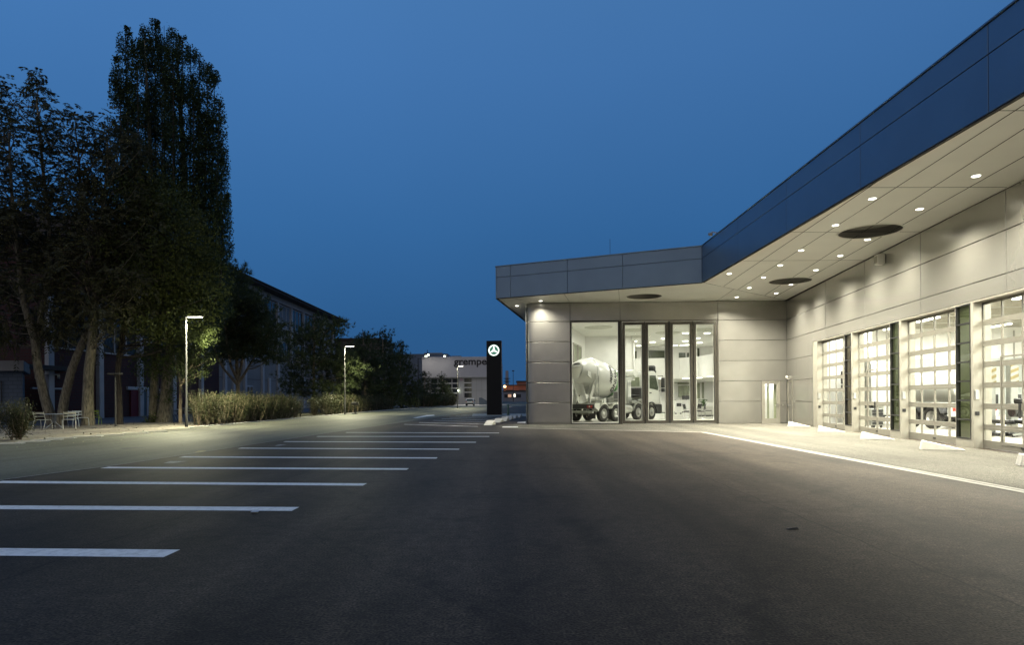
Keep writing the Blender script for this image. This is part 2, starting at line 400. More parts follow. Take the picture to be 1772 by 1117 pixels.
def panel(mb, s0, s1, z0, z1, o=0.0, t=.05, gap=.011, c=.008):
    s0 += gap; s1 -= gap; z0 += gap; z1 -= gap
    a = [(s0, o - t, z0), (s1, o - t, z0), (s1, o - t, z1), (s0, o - t, z1)]
    b = [(s0, o - c, z0), (s1, o - c, z0), (s1, o - c, z1), (s0, o - c, z1)]
    d = [(s0 + c, o, z0 + c), (s1 - c, o, z0 + c), (s1 - c, o, z1 - c), (s0 + c, o, z1 - c)]
    fs = [(3, 2, 1, 0)]
    for k in (0, 4):
        fs += [(k + i, k + (i + 1) % 4, k + 4 + (i + 1) % 4, k + 4 + i) for i in range(4)]
    fs.append((8, 9, 10, 11)); mb.add(a + b + d, fs)
def frame(mb, s0, s1, z0, z1, wd, o0, o1, bottom=None):
    bt = wd if bottom is None else bottom
    mb.box(s0, s0 + wd, o0, o1, z0, z1); mb.box(s1 - wd, s1, o0, o1, z0, z1)
    mb.box(s0 + wd, s1 - wd, o0, o1, z1 - wd, z1); mb.box(s0 + wd, s1 - wd, o0, o1, z0, z0 + bt)

# ================================================================== SETTING
def sheet(name, poly, z, m, kind='structure'):
    mb = MB(); n = len(poly); mb.add([(p[0], p[1], z) for p in poly], [tuple(range(n))])
    return tag(mb.build(name, m), kind=kind)
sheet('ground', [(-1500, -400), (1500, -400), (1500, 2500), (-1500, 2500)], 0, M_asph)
LANE = [(-10.9, -2), (-10.39, 13.12), (-9.81, 16.01), (-9.3, 22.84), (-8.52, 33.34), (-7.37, 44.32), (-6.34, 56.25), (-3.0, 95), (6, 150), (40, 260)]
KERB = [(-19.0, -2), (-18.75, 24), (-18.45, 37), (-18.1, 59), (-17.9, 81), (-16.5, 111), (-12.9, 168), (-6, 260)]
sheet('road', KERB + LANE[::-1], .004, M_street)
sheet('plaza', [(-120, -2), (-19.1, -2), (-18.85, 24), (-18.55, 37), (-18.2, 59), (-18.0, 81), (-16.6, 111), (-13.0, 160), (-120, 160)], .004, M_plaza)
sheet('gravel_bed', [(-18.86, 10), (-18.55, 37), (-18.4, 47), (-22.5, 48.5), (-27.5, 46.0), (-31, 39.5), (-36, 34), (-34, 10)], .010, M_gravel)
sheet('planting_bed', [(-18.4, 48), (-18.2, 59), (-18.0, 81), (-16.6, 111), (-13.5, 152), (-17, 152), (-23, 111), (-26, 81), (-25, 49)], .010, M_soil)
# drip line / gutter and apron
GUT = [(-.5, 34.7), (8.53, 28.9), (8.46, 18.43), (8.40, 10.62), (8.30, -3)]
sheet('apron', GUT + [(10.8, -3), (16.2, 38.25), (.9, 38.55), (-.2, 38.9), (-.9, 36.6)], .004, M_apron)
mb = MB()
def strip(pts, w0, z, mbx):
    pts = [Vector((p[0], p[1], 0)) for p in pts]; L = []
    for i, p in enumerate(pts):
        d = (pts[min(i + 1, len(pts) - 1)] - pts[max(i - 1, 0)]).normalized(); n_ = Vector((-d.y, d.x, 0))
        L.append((p + n_ * w0 / 2, p - n_ * w0 / 2))
    for i in range(len(L) - 1):
        a, b = L[i]; c, d = L[i + 1]
        mbx.add([(a.x, a.y, z), (b.x, b.y, z), (d.x, d.y, z), (c.x, c.y, z)], [(0, 1, 2, 3)])
strip(GUT, .30, .009, mb)
mb.cur = 1; strip(GUT, .035, .014, mb)
tag(mb.build('gutter_strip', [M_gutter, M_joint]), kind='structure')

# parking bays
RE = [(-3.55, 6.74), (-3.16, 9.42), (-2.75, 12.06), (-2.37, 14.66), (-2.02, 17.33), (-1.66, 20.25), (-1.31, 23.39), (-.95, 26.87), (-.60, 29.5)]
LE = [(-10.6, 7.2), (-10.4, 9.95), (-10.24, 12.83), (-9.74, 15.45), (-9.3, 18.2), (-9.0, 21.35), (-8.62, 24.5), (-8.36, 27.75), (-7.93, 30.9)]
RE += [(-1.92, 36.4), (-1.70, 39.7), (-1.55, 42.9), (-1.40, 46.4), (-1.25, 49.9), (-1.06, 53.2), (-.9, 56.9)]
LE += [(-6.71, 40.2), (-6.19, 43.0), (-5.74, 47.0), (-5.53, 50.7), (-5.25, 54.2), (-5.03, 58.0), (-4.83, 61.8)]
for (rx, ry), (lx, ly) in zip(RE, LE):
    mb = MB(); h = .165 if ry < 33 else .15
    k = .0
    mb.add([(lx - k, ly - h, .005), (rx - k, ry - h, .005), (rx + k * .4, ry + h, .005), (lx + k * 2, ly + h, .005)], [(0, 1, 2, 3)])
    tag(mb.build('bay_marking', M_paint), kind='structure')
mb = MB(); strip(LANE[:7], .05, .008, mb); tag(mb.build('lane_marking', M_paint_old), kind='structure')
# worn letters/blank patches at bay heads, pale seams in the street
mb = MB()
for u, v, du, dv, sk in ((297, 801, 30, 1.9, 13), (482, 771.4, 14, 1.1, 7)):
    a, b, c, d = G(u - du / 2, v + dv), G(u + du / 2 - sk, v + dv), G(u + du / 2 + sk, v - dv), G(u - du / 2 + sk, v - dv)
    mb.add([(q.x, q.y, .006) for q in (a, b, c, d)], [(0, 1, 2, 3)])
tag(mb.build('bay_patch_marking', M_paint_old), kind='structure')
mb = MB(); a, b, c, d = G(336, 784), G(352, 783), G(358, 780.6), G(343, 781.4)
mb.add([(q.x, q.y, .0062) for q in (a, b, c, d)], [(0, 1, 2, 3)]); tag(mb.build('yellow_patch_marking', M_yellow_old), kind='structure')
mb = MB(); strip([(-17.2, 26), (-16.9, 37), (-16.7, 52)], .05, .009, mb); strip([(-15.6, 27), (-15.5, 37), (-15.6, 52)], .05, .009, mb)
tag(mb.build('street_seam', M_gutter), kind='structure')
# direction arrow beyond the bays
mb = MB(); a = [G(*q) for q in ((714, 724), (722, 724.3), (738, 721.6), (753, 720), (750, 718.6), (738, 719.2), (726, 721.6))]
mb.add([(q.x, q.y, .009) for q in a], [tuple(range(len(a)))]); tag(mb.build('arrow_marking', M_paint), kind='structure')
# dash markings by the column
mb = MB()
for u0, u1, v in ((869, 896, 740), (895, 909, 732)):
    a, b, c, d = G(u0, v + .7), G(u1, v + .7), G(u1 + 1, v - .7), G(u0 + 1, v - .7)
    mb.add([(q.x, q.y, .0165) for q in (a, b, c, d)], [(0, 1, 2, 3)])
tag(mb.build('dash_marking', M_paint), kind='structure')
# far pavement island with totem
sheet('pavement', [(-3.6, 57.8), (.6, 55.5), (3.2, 57), (6, 64), (-4, 66)], .007, M_gutter)
# kerb stones along the street
mb = MB()
for i in range(len(KERB) - 3):
    a = Vector((*KERB[i + 1], 0)); b = Vector((*KERB[i + 2], 0))
    if a.y < 36: continue
    L = (b - a).length; n_ = int(L / 2.0); d = (b - a) / L
    for k in range(n_):
        p = a + d * (k * L / n_ + .02); q = a + d * ((k + 1) * L / n_ - .02); sd = Vector((d.y, -d.x, 0)) * .11
        mb.prism([(p - sd), (p + sd), (q + sd), (q - sd)], 0, .06)
tag(mb.build('kerb', M_conc), kind='structure')

# fallen leaves and small litter
def quads(P, A, B, name, m, parent=None):
    n = len(P); V = np.empty((n, 4, 3), np.float32)
    V[:, 0] = P - A; V[:, 1] = P - A * .1 + B; V[:, 2] = P + A; V[:, 3] = P - A * .1 - B
    if parent is not None:
        mi = np.array(root_matrix(parent).inverted()); V = V @ mi[:3, :3].T + mi[:3, 3]
    me = bpy.data.meshes.new(name); me.vertices.add(4 * n); me.vertices.foreach_set('co', V.astype(np.float32).ravel())
    me.loops.add(4 * n); me.loops.foreach_set('vertex_index', np.arange(4 * n, dtype=np.int32))
    me.polygons.add(n); me.polygons.foreach_set('loop_start', np.arange(0, 4 * n, 4, dtype=np.int32))
    try: me.polygons.foreach_set('loop_total', np.full(n, 4, np.int32))
    except Exception: pass
    me.update(); me.validate(); me.materials.append(m)
    o = bpy.data.objects.new(name, me); col.objects.link(o)
    if parent is not None: o.parent = parent
    return o
def unit(a): return a / (np.linalg.norm(a, axis=1, keepdims=True) + 1e-9)
n = 700
P = np.c_[rng.uniform(-31, -18.7, n), rng.uniform(25, 47, n), np.full(n, .03)]
A = unit(np.c_[rng.normal(0, 1, (n, 2)), rng.normal(0, .2, n)]) * rng.uniform(.03, .09, (n, 1)); B = unit(np.cross(A, [0, 0, 1])) * .04
M_fallen = mat('fallen_leaf', (.07, .05, .02), .8, 0, .4, 3)
tag(quads(P, A, B, 'fallen_leaves', M_fallen), kind='stuff')
n = 260
P = np.c_[rng.uniform(-18, -11, n), rng.uniform(22, 50, n), np.full(n, .016)]
A = unit(np.c_[rng.normal(0, 1, (n, 2)), rng.normal(0, .1, n)]) * rng.uniform(.02, .05, (n, 1)); B = unit(np.cross(A, [0, 0, 1])) * .025
tag(quads(P, A, B, 'street_litter', mat('pale_litter', (.42, .38, .2), .8, 0, .4, 3)), kind='stuff')

# ================================================================== SHOWROOM BUILDING
BLD = thing('dealership_building', 'large metal clad showroom and workshop with a lit overhanging canopy', 'building', (8, 38.5, 0))
def bp(mb, name, m, parent=None, smooth=None): return mb.build(name, m, parent or BLD, world=True, smooth=smooth)
ROWS = [.10, 1.30, 2.51, 3.72, 4.93, 6.13, HS - .02]

# --- rounded corner clad in curved panels
sd = Vector((.22, 1, 0)).normalized()
def corner_profile(off):
    a = FAC.p(3.47, off, 0); c0 = FAC.p(1.42, off, 0); pts = [a, c0]
    cen = FAC.p(1.42, off - .58 if False else -.58, 0); r = .58 + off
    a0 = math.atan2((c0 - cen).y, (c0 - cen).x); nl = Vector((-sd.y, sd.x, 0)); a1 = math.atan2(nl.y, nl.x)
    while a1 > a0: a1 -= 2 * PI
    for k in range(1, 11):
        t = a0 + (a1 - a0) * k / 10; pts.append(cen + Vector((math.cos(t), math.sin(t), 0)) * r)
    pts.append(pts[-1] + sd * 9.0); return pts
mb = MB()
for z0, z1 in zip(ROWS[:-1], ROWS[1:]):
    z0 += .012; z1 -= .012; c = .018
    rings = [(corner_profile(-.06), z0), (corner_profile(-c), z0), (corner_profile(0), z0 + c), (corner_profile(0), z1 - c), (corner_profile(-c), z1), (corner_profile(-.06), z1)]
    n = len(rings[0][0]); vs = []; fs = []
    for pr, z in rings: vs += [(q.x, q.y, z) for q in pr]
    for i in range(5): fs += [(i * n + k, i * n + k + 1, (i + 1) * n + k + 1, (i + 1) * n + k) for k in range(n - 1)]
    fs.append(tuple(i * n for i in range(6)))
    mb.add(vs, fs)
bp(mb, 'wall', M_panel_dk, smooth=40)
mb = MB(); pr = corner_profile(-.055); n = len(pr)
mb.add([(q.x, q.y, .02) for q in pr] + [(q.x, q.y, HS) for q in pr], [(k, k + 1, n + k + 1, n + k) for k in range(n - 1)])
bp(mb, 'wall_backing', M_joint)
mb = MB(); pr0 = corner_profile(-.02); pr1 = corner_profile(-.1)
mb.add([(q.x, q.y, .0) for q in pr0] + [(q.x, q.y, .10) for q in pr0], [(k, k + 1, n + k + 1, n + k) for k in range(n - 1)])
bp(mb, 'plinth', M_panel_dk)

# --- flat facade panels above glass and right of it
mb = MB(); mb.M = FAC.mat()
for s0, s1 in ((3.49, 6.46), (6.46, 12.24)): panel(mb, s0, s1, 6.17, HS - .02)
for z0, z1 in zip(ROWS[:-1], ROWS[1:]):
    z0 = .0 if z0 < .2 else z0
    if z1 < 2.6: panel(mb, 12.24, 14.80, z0, z1); panel(mb, 15.86, 16.285, z0, z1)
    else: panel(mb, 12.24, 16.285, z0, z1)
bp(mb, 'facade', M_panel)
mb = MB(); mb.M = FAC.mat()
mb.box(3.47, 16.3, -.25, -.051, 6.172, HS + .3); mb.box(12.2, 14.80, -.25, -.051, 0, 6.15); mb.box(14.80, 16.3, -.25, -.051, 2.50, 6.15); mb.box(15.86, 16.3, -.25, -.051, 0, 2.50)
mb.box(3.40, 3.486, -.25, -.07, 0, 6.15)
bp(mb, 'facade_backing', M_joint)
# --- fixed showroom window
mb = MB(); mb.M = FAC.mat(); frame(mb, 3.49, 6.42, 0.0, 6.165, .07, -.16, -.02)
win = bp(mb, 'showroom_window', M_black)
mb = MB(); mb.M = FAC.mat(); frame(mb, 3.56, 6.35, .07, 6.095, .035, -.13, -.06); bp(mb, 'sill', M_white, win)
mb = MB(); mb.M = FAC.mat(); mb.add([(3.58, -.09, .09), (6.33, -.09, .09), (6.33, -.09, 6.08), (3.58, -.09, 6.08)], [(0, 1, 2, 3)]); bp(mb, 'pane', M_glass, win)
# --- folding door, four leaves in a dark frame
mb = MB(); mb.M = FAC.mat(); mb.box(6.42, 6.56, -.2, .02, 0, 6.165); mb.box(12.16, 12.235, -.2, .01, 0, 6.165); mb.box(6.56, 12.16, -.2, -.02, 6.10, 6.165)
bp(mb, 'door_frame', M_frame)
for k, (s0, s1) in enumerate(((6.58, 7.90), (7.95, 9.29), (9.42, 10.74), (10.80, 12.14))):
    mb = MB(); mb.M = FAC.mat(); frame(mb, s0, s1, .03, 6.07, .13, -.10, .0, .15)
    lf = bp(mb, 'folding_door', M_frame)
    mb = MB(); mb.M = FAC.mat(); frame(mb, s0 + .13, s1 - .13, .18, 5.94, .02, -.085, -.015); bp(mb, 'gasket', M_black, lf)
    mb = MB(); mb.M = FAC.mat(); frame(mb, s0 + .15, s1 - .15, .20, 5.92, .035, -.10, -.055); bp(mb, 'glazing_bead', M_white, lf)
    mb = MB(); mb.M = FAC.mat(); mb.add([(s0 + .17, -.05, .2), (s1 - .17, -.05, .2), (s1 - .17, -.05, 5.9), (s0 + .17, -.05, 5.9)], [(0, 1, 2, 3)]); bp(mb, 'pane', M_glass, lf)
    xs = s1 + .0 if k % 2 == 0 else s0 + .0
    for z in (.35, 1.1, 3.0, 4.9, 5.75):
        mb = MB(); mb.M = FAC.mat(); mb.box(xs - .025, xs + .025, .0, .04, z - .10, z + .10)
        for d in (-.07, .07): mb.box(xs - .04, xs + .04, .0, .055, z + d - .02, z + d + .02)
        bp(mb, 'hinge', M_frame, lf)
mb = MB(); mb.M = FAC.mat(); mb.box(9.29, 9.42, -.11, -.03, .03, 6.09); mb.box(7.90, 7.95, -.11, -.05, .03, 6.09); mb.box(10.74, 10.80, -.11, -.05, .03, 6.09)
bp(mb, 'gasket', M_black)
# --- glazed entrance door
mb = MB(); mb.M = FAC.mat(); frame(mb, 14.80, 15.86, .0, 2.50, .055, -.12, .012); bp(mb, 'door_surround', M_gateframe)
mb = MB(); mb.M = FAC.mat(); frame(mb, 14.86, 15.80, .02, 2.44, .13, -.09, -.02, .26); ed = bp(mb, 'entrance_door', M_gateframe)
mb = MB(); mb.M = FAC.mat(); mb.add([(15.0, -.06, .27), (15.67, -.06, .27), (15.67, -.06, 2.25), (15.0, -.06, 2.25)], [(0, 1, 2, 3)]); bp(mb, 'pane', M_glass, ed)
mb = MB(); mb.M = FAC.mat(); mb.box(15.56, 15.76, .0, .03, 1.04, 1.08); mb.box(15.72, 15.76, -.02, .03, 1.0, 1.12); bp(mb, 'handle', M_chrome, ed)
mb = MB(); mb.M = FAC.mat(); mb.box(15.98, 16.05, .0, .02, 1.03, 1.11); bp(mb, 'key_switch', M_chrome)
for s0, s1 in ((15.22, 15.33), (15.61, 15.86)):
    mb = MB(); mb.M = FAC.mat(); mb.box(s0, s1, -.34, -.30, .05, 2.6); bp(mb, 'curtain', M_curtain)
mb = MB(); mb.M = FAC.mat(); mb.box(15.30, 16.5, -1.7, -1.6, .02, 3.0); bp(mb, 'added_backdrop_panel', M_white)  # white panel added to show a bright strip through the entrance door
lamp('showroom_area_light', 'AREA', (15.75, 39.35, 3.6), 240, GREENWHITE, shape='DISK', size=.5)  # added lamp without a fitting, brightens the panel behind the door
# --- workshop wing wall
VS = [0.0, 1.05, 6.57, 11.25, 15.99, 20.72, 25.45, 30.2, 34.95, 41]
mb = MB(); mb.M = WING.mat()
for z0, z1 in zip(ROWS[:-1], ROWS[1:]):
    if z1 < 4:
        z0 = 0 if z0 < .2 else z0
        if z1 < 2.6: panel(mb, 1.05, 4.68, z0, z1)
        else: panel(mb, .0, 1.85, z0, z1); panel(mb, 1.85, 4.68, z0, z1)
    elif z0 < 4:
        panel(mb, .0, 4.68, z0, z1)
        for a, b in zip(VS[1:-1], VS[2:]): panel(mb, max(a, 4.68), b, 4.40, z1)
    else:
        for a, b in zip([.0] + VS[2:-1], VS[2:]): panel(mb, a, b, z0, z1)
bp(mb, 'wall', M_panel)
mb = MB(); mb.M = WING.mat(); mb.box(-.2, 41, -.3, -.051, 4.5, HS + .3); mb.box(-.2, 4.70, -.3, -.051, 0, 4.5)
bp(mb, 'wall_backing', M_joint)
mb = MB(); mb.M = WING.mat(); frame(mb, .08, 1.05, .0, 2.505, .08, -.09, .004); bp(mb, 'door_surround', M_gateframe)
mb = MB(); mb.M = WING.mat(); mb.box(.165, .965, -.08, -.025, .02, 2.42); md = bp(mb, 'service_door', M_panel)
mb = MB(); mb.M = WING.mat(); mb.box(.22, .40, -.0, .04, 1.04, 1.08); mb.box(.22, .26, -.03, .04, 1.0, 1.1); bp(mb, 'handle', M_chrome, md)
mb = MB(); mb.lathe([(-.08, .0), (-.06, .06), (0, .085), (.06, .06), (.08, .0)], WING.p(.32, .1, 2.72), (0, 0, 1), 16); mb.tube([WING.p(.32, 0, 2.6), WING.p(.32, .1, 2.62)], .02)
bp(mb, 'wall_sensor', M_white, smooth=60)
mb = MB(); mb.M = WING.mat(); mb.cbox(12.9, 13.25, .0, .28, 6.72, 7.12, .03); bp(mb, 'junction_box', M_white)
mb = MB(); mb.M = WING.mat(); mb.cbox(12.96, 13.19, .28, .30, 6.78, 7.06, .005); bp(mb, 'box_lid', M_gateframe)

# --- gates, side glazing and jambs
O = [5.30, 9.90, 14.48, 19.12, 23.75, 28.38, 33.0, 37.6]
REC = .26; GH = 4.36
mb = MB(); mb.M = WING.mat(); mb.box(4.68, 41, -.5, -.012, GH, 4.405); bp(mb, 'lintel', M_gateframe)
mb = MB(); mb.M = WING.mat(); mb.box(4.68, 5.30, -.5, .0, 0, GH); bp(mb, 'jamb', M_gateframe)
for i in range(7):
    a = O[i]; b = a + 3.66; nx = O[i + 1]
    # pillar between this gate and the next
    mb = MB(); mb.M = WING.mat(); mb.box(nx - .13, nx, -.5, .0, 0, GH); mb.box(b, nx - .13, -.5, .0, 0, .26); mb.box(b, b + .05, -.5, -.0, .26, GH)
    bp(mb, 'jamb', M_gateframe)
    mb = MB(); mb.M = WING.mat(); frame(mb, b + .05, nx - .13, .26, GH, .035, -.10, .012)
    for k in range(1, 7): z = .26 + (GH - .26) * k / 7; mb.box(b + .08, nx - .16, -.09, .008, z - .022, z + .022)
    sg = bp(mb, 'side_window', M_black)
    mb = MB(); mb.M = WING.mat(); mb.add([(b + .06, -.05, .28), (nx - .14, -.05, .28), (nx - .14, -.05, GH - .02), (b + .06, -.05, GH - .02)], [(0, 1, 2, 3)]); bp(mb, 'pane', M_brownglass if i == 0 else M_green, sg)
    # sectional gate
    mb = MB(); mb.M = WING.mat(); NR = 7; rz = (GH - .02) / NR; o0, o1 = -REC - .05, -REC
    door_col = 1 if i % 2 == 1 else None
    cw = (b - a - .02) / 4; g0 = a + .01
    for r in range(NR):
        z0 = .02 + r * rz; z1 = z0 + rz - .006
        lo = .23 if r == 0 else .078
        mb.box(g0, b - .01, o0, o1, z0, z0 + lo); mb.box(g0, b - .01, o0, o1, z1 - .078, z1)
        for k in range(5):
            x = g0 + k * cw; wdt = .036
            mb.box(max(g0, x - wdt), min(b - .01, x + wdt), o0, o1 - .004, z0 + lo, z1 - .078)
    gt = bp(mb, 'sectional_gate', M_gate)
    mb = MB(); mb.M = WING.mat(); y = -REC - .025
    mb.add([(g0, y, .1), (b - .01, y, .1), (b - .01, y, GH - .06), (g0, y, GH - .06)], [(0, 1, 2, 3)]); bp(mb, 'pane', M_glass, gt)
    if door_col is not None:
        x0 = g0 + cw * .98; x1 = x0 + cw * 1.02
        mb = MB(); mb.M = WING.mat(); frame(mb, x0 - .04, x1 + .04, .16, 2.70, .05, -REC, -REC + .014)
        bp(mb, 'wicket_door', M_gate, gt)
        mb = MB(); mb.M = WING.mat(); mb.box(x1 - .03, x1 + .0, -REC + .045, -REC + .10, .95, 1.35); mb.box(x1 - .02, x1 + .0, -REC + .04, -REC + .12, 1.1, 1.14); bp(mb, 'handle', M_dark, gt)
    mb = MB(); mb.M = WING.mat(); mb.box((a + b) / 2 - .07, (a + b) / 2 + .07, -REC, -REC + .02, .10, .16); bp(mb, 'gate_tag', M_dark, gt)
    mb = MB(); mb.M = WING.mat(); mb.cbox(a - .01, a + .06, -.14, -.02, 1.46, 1.74, .01); cb = bp(mb, 'control_box', M_chrome)
    mb = MB(); mb.M = WING.mat(); mb.cbox(a - .005, a + .04, -.15, -.04, .98, 1.10, .008); bp(mb, 'socket', M_dark)

# --- canopy: soffit, fascia, roof
FA = Vector((-.88, 36.59, 0)); FB = Vector((9.40, 31.89, 0)); FC = Vector((9.72, -6, 0)); FL = Vector((1.12, 48.42, 0))
inner = [WING.p(44.6, -.2, 0), Vector((16.2, 38.6, 0)), Vector((1.2, 38.9, 0)), Vector((3.1, 48.6, 0))]
mb = MB()
poly = [FL, FA, FB, FC] + inner
ROUND = ((12.37, 22.31, .98), (13.71, 31.81, .98), (7.46, 36.38, .98))
bm = bmesh.new(); loops = [[(q.x, q.y) for q in poly]] + [[(cx + r * math.cos(2 * PI * k / 56), cy + r * math.sin(2 * PI * k / 56)) for k in range(56)] for cx, cy, r in ROUND]
ed_ = []
for lp in loops:
    vv = [bm.verts.new((x, y, HS)) for x, y in lp]
    ed_ += [bm.edges.new((vv[k], vv[(k + 1) % len(vv)])) for k in range(len(vv))]
bmesh.ops.triangle_fill(bm, use_beauty=True, use_dissolve=False, edges=ed_)
bm.verts.ensure_lookup_table(); bm.verts.index_update()
mb.add([v.co.copy() for v in bm.verts], [tuple(v.index for v in f.verts) for f in bm.faces]); bm.free()
soff = bp(mb, 'soffit', M_soffit)
mb = MB()
def seam(a, b, wd=.02, dz=.006):
    a = Vector((a[0], a[1], 0)); b = Vector((b[0], b[1], 0)); d = (b - a).normalized(); s = Vector((-d.y, d.x, 0)) * wd / 2
    mb.hexa([(*(a - s).xy, HS - dz), (*(b - s).xy, HS - dz), (*(b + s).xy, HS - dz), (*(a + s).xy, HS - dz), (*(a - s).xy, HS + .01), (*(b - s).xy, HS + .01), (*(b + s).xy, HS + .01), (*(a + s).xy, HS + .01)])
seam((10.89, 33.19), (9.66, 16.6)); seam((12.0, 34.28), (9.75, 9.5)); seam((14.19, 36.27), (8.97 + .1311 * 2, 2)); seam((15.05, 37.2), (10.0, -1.5))
for y in (-1.5, 3.2, 8.2, 12.89, 17.6, 22.35, 27.0):
    seam((9.66, y), (11.246 + .1311 * y - .02, y + .05), .012)
seam((9.42, 32.0), (16.2, 38.25)); seam((12.15, 38.36), (11.75, 34.2), .012); seam((6.42, 38.45), (5.6, 33.75), .012); seam((3.49, 38.5), (2.8, 34.95), .012)
seam((1.2, 38.55), (-.1, 36.3), .012)
bp(mb, 'panel_joint', M_joint, soff)
for cx, cy, r in ROUND:
    c = (cx, cy)
    mb = MB(); mb.lathe([(.0, r - .002), (.30, r - .002), (.30, .001)], (cx, cy, HS), (0, 0, 1), 56)
    bp(mb, 'roundel', M_roundel, soff)
    mb = MB(); mb.lathe([(0, r - .004), (-.022, r + .01), (-.022, r + .045), (0, r + .06)], (c[0], c[1], HS - .003), (0, 0, 1), 56); bp(mb, 'roundel_rim', M_soffit, soff, smooth=40)
LIGHTS = [(12.83, 36.86), (12.40, 33.73), (12.02, 30.85), (11.63, 27.98), (11.26, 25.13), (10.77, 21.48), (10.39, 18.6),
          (14.56, 35.58), (14.19, 32.85), (13.70, 29.1), (13.30, 26.16), (12.93, 23.48), (12.43, 19.68), (12.03, 16.73), (11.62, 13.6), (11.2, 10.5),
          (10.04, 29.82), (.34, 39.76), (1.71, 37.8)]
for lx, ly in LIGHTS:
    mb = MB(); mb.lathe([(0, .10), (-.010, .105), (-.010, .14), (.004, .15)], (lx, ly, HS - .001), (0, 0, 1), 24)
    mb.cur = 1; mb.lathe([(0, .001), (0, .101)], (lx, ly, HS - .006), (0, 0, 1), 24)
    bp(mb, 'downlight', [M_soffit, M_led], soff)
    pw = P_SPOT * (.55 if ly > 37.5 else 1)
    lamp('downlight_beam', 'SPOT', (lx, ly, HS - .06), pw, WARM, spot_size=R_(142), spot_blend=1.0, shadow_soft_size=.09)
# fascia
def fascia(a, b, vs, nm):
    d = (b - a); L = d.length; e = d / L; n_ = Vector((e.y, -e.x, 0))
    pf = PF((a.x, a.y), (e.x, e.y), (n_.x, n_.y)); m = MB(); m.M = pf.mat()
    xs = [0] + vs + [L]
    zs = [HS - .03, HS + (HT - HS) * .635, HT - .05]
    for x0, x1 in zip(xs[:-1], xs[1:]):
        for z0, z1 in zip(zs[:-1], zs[1:]): panel(m, x0, x1, z0, z1, 0, .06, .009, .006)
    fo = bp(m, nm, M_fascia)
    m = MB(); m.M = pf.mat(); m.box(-.02, L + .02, -.10, -.061, HS - .02, HT - .05); bp(m, 'fascia_backing', M_joint, fo)
    m = MB(); m.M = pf.mat(); m.cbox(-.03, L + .03, -.45, .035, HT - .05, HT, .01); bp(m, 'coping', M_fascia, fo)
    m = MB(); m.M = pf.mat(); m.box(-.0, L + .0, -.10, -.005, HS - .055, HS - .03); bp(m, 'drip_edge', M_joint, fo)
    return pf
pfl = fascia(FA, FB, [.92, 4.29, 7.32], 'fascia')
L2 = (FC - FB).length
fascia(FB, FC, [y for y in (4.95, 9.62, 14.27, 18.95, 23.6, 28.3, 33.0) if y < L2 - .5], 'fascia')
fascia(FL, FA, [3.7, 8.0], 'fascia')
mb = MB(); mb.prism([(q.x, q.y) for q in [FL + Vector((.15, 0, 0)), FA + Vector((.2, .25, 0)), FB + Vector((.15, .2, 0)), FC + Vector((.15, 0, 0)), Vector((40, -6, 0)), Vector((40, 70, 0)), Vector((6.5, 70, 0))]], HT - .12, HT - .03)
bp(mb, 'roof', mat('roof_gravel', (.2, .2, .2), .9))
mb = MB(); mb.tube([at(1055.7, 440, 41), at(1055.7, 440, 41) + Vector((0, 0, .95))], .012, 6); bp(mb, 'lightning_rod', M_galv)
q = FB + (FC - FB).normalized() * 2.3; q = Vector((q.x, q.y, HT))
mb = MB(); mb.tube([q + Vector((.1, 0, 0)), q + Vector((-.22, 0, .06)), q + Vector((-.28, 0, .0))], .025, 8); mb.lathe([(-.16, .03), (-.1, .07), (.08, .08), (.1, .02)], q + Vector((-.3, 0, -.04)), (.2, -.9, -.3), 12)
bp(mb, 'security_camera', mat('camera_housing', (.4, .36, .3), .5), smooth=50)

# ------------------------------------------------------------------ showroom interior
HC = 6.85
mb = MB(); mb.prism([(1.5, 38.75), (15.9, 38.5), (24, 68.3), (24, 70), (9, 70), (1.9, 42)], -.05, .012); bp(mb, 'showroom_floor', M_floor)
mb = MB(); mb.prism([(1.5, 38.72), (16.2, 38.5), (25, 70), (9, 70), (1.9, 42)], HC, HC + .1); ceil = bp(mb, 'ceiling', M_ceil)
def wallbox(a, b, z0, z1, t, mbx):
    a = Vector((a[0], a[1], 0)); b = Vector((b[0], b[1], 0)); d = (b - a).normalized(); s = Vector((-d.y, d.x, 0)) * t
    mbx.hexa([(*a.xy, z0), (*b.xy, z0), (*(b + s).xy, z0), (*(a + s).xy, z0), (*a.xy, z1), (*b.xy, z1), (*(b + s).xy, z1), (*(a + s).xy, z1)])
mb = MB(); wallbox((1.85, 38.95), (6.3, 55.5), 0, HC, .2, mb); wallbox((6.3, 55.5), (10.3, 55.5), 0, HC, .3, mb); wallbox((10.3, 55.5), (10.6, 68), 0, HC, .15, mb)
wallbox((10.3, 68), (26, 68), 0, HC, .3, mb); wallbox((16.45, 38.9), (25.2, 68), 0, HC, -.2, mb)
iw = bp(mb, 'interior_wall', M_white)
# dark windows in the rear of the left wall and the upper back wall
mb = MB()
lw = PF((1.85, 38.95), (4.45, 16.55), (16.55, -4.45))
mb.M = lw.mat()
for s in (10.9, 13.1): mb.box(s, s + 1.5, .0, .04, 3.3, 5.7)
bp(mb, 'window', M_curtain, iw)
mb = MB(); mb.M = lw.mat()
for s in (10.9, 13.1): frame(mb, s - .1, s + 1.6, 3.2, 5.8, .1, .0, .08)
bp(mb, 'window_frame', M_gateframe, iw)
mb = MB()
for u0, u1, v0, v1 in ((1095, 1101.5, 608, 620), (1122, 1152, 607, 620), (1175, 1186, 611, 620), (1189, 1193, 611, 620), (1207, 1210, 603, 618)):
    a = at(u0, v1 + 4, 67.9); b = at(u1, v0, 67.9); mb.box(a.x, b.x, 67.85, 67.99, a.z, b.z)
bp(mb, 'window', mat('dark_window', (.05, .06, .035), .2), iw)
mb = MB()
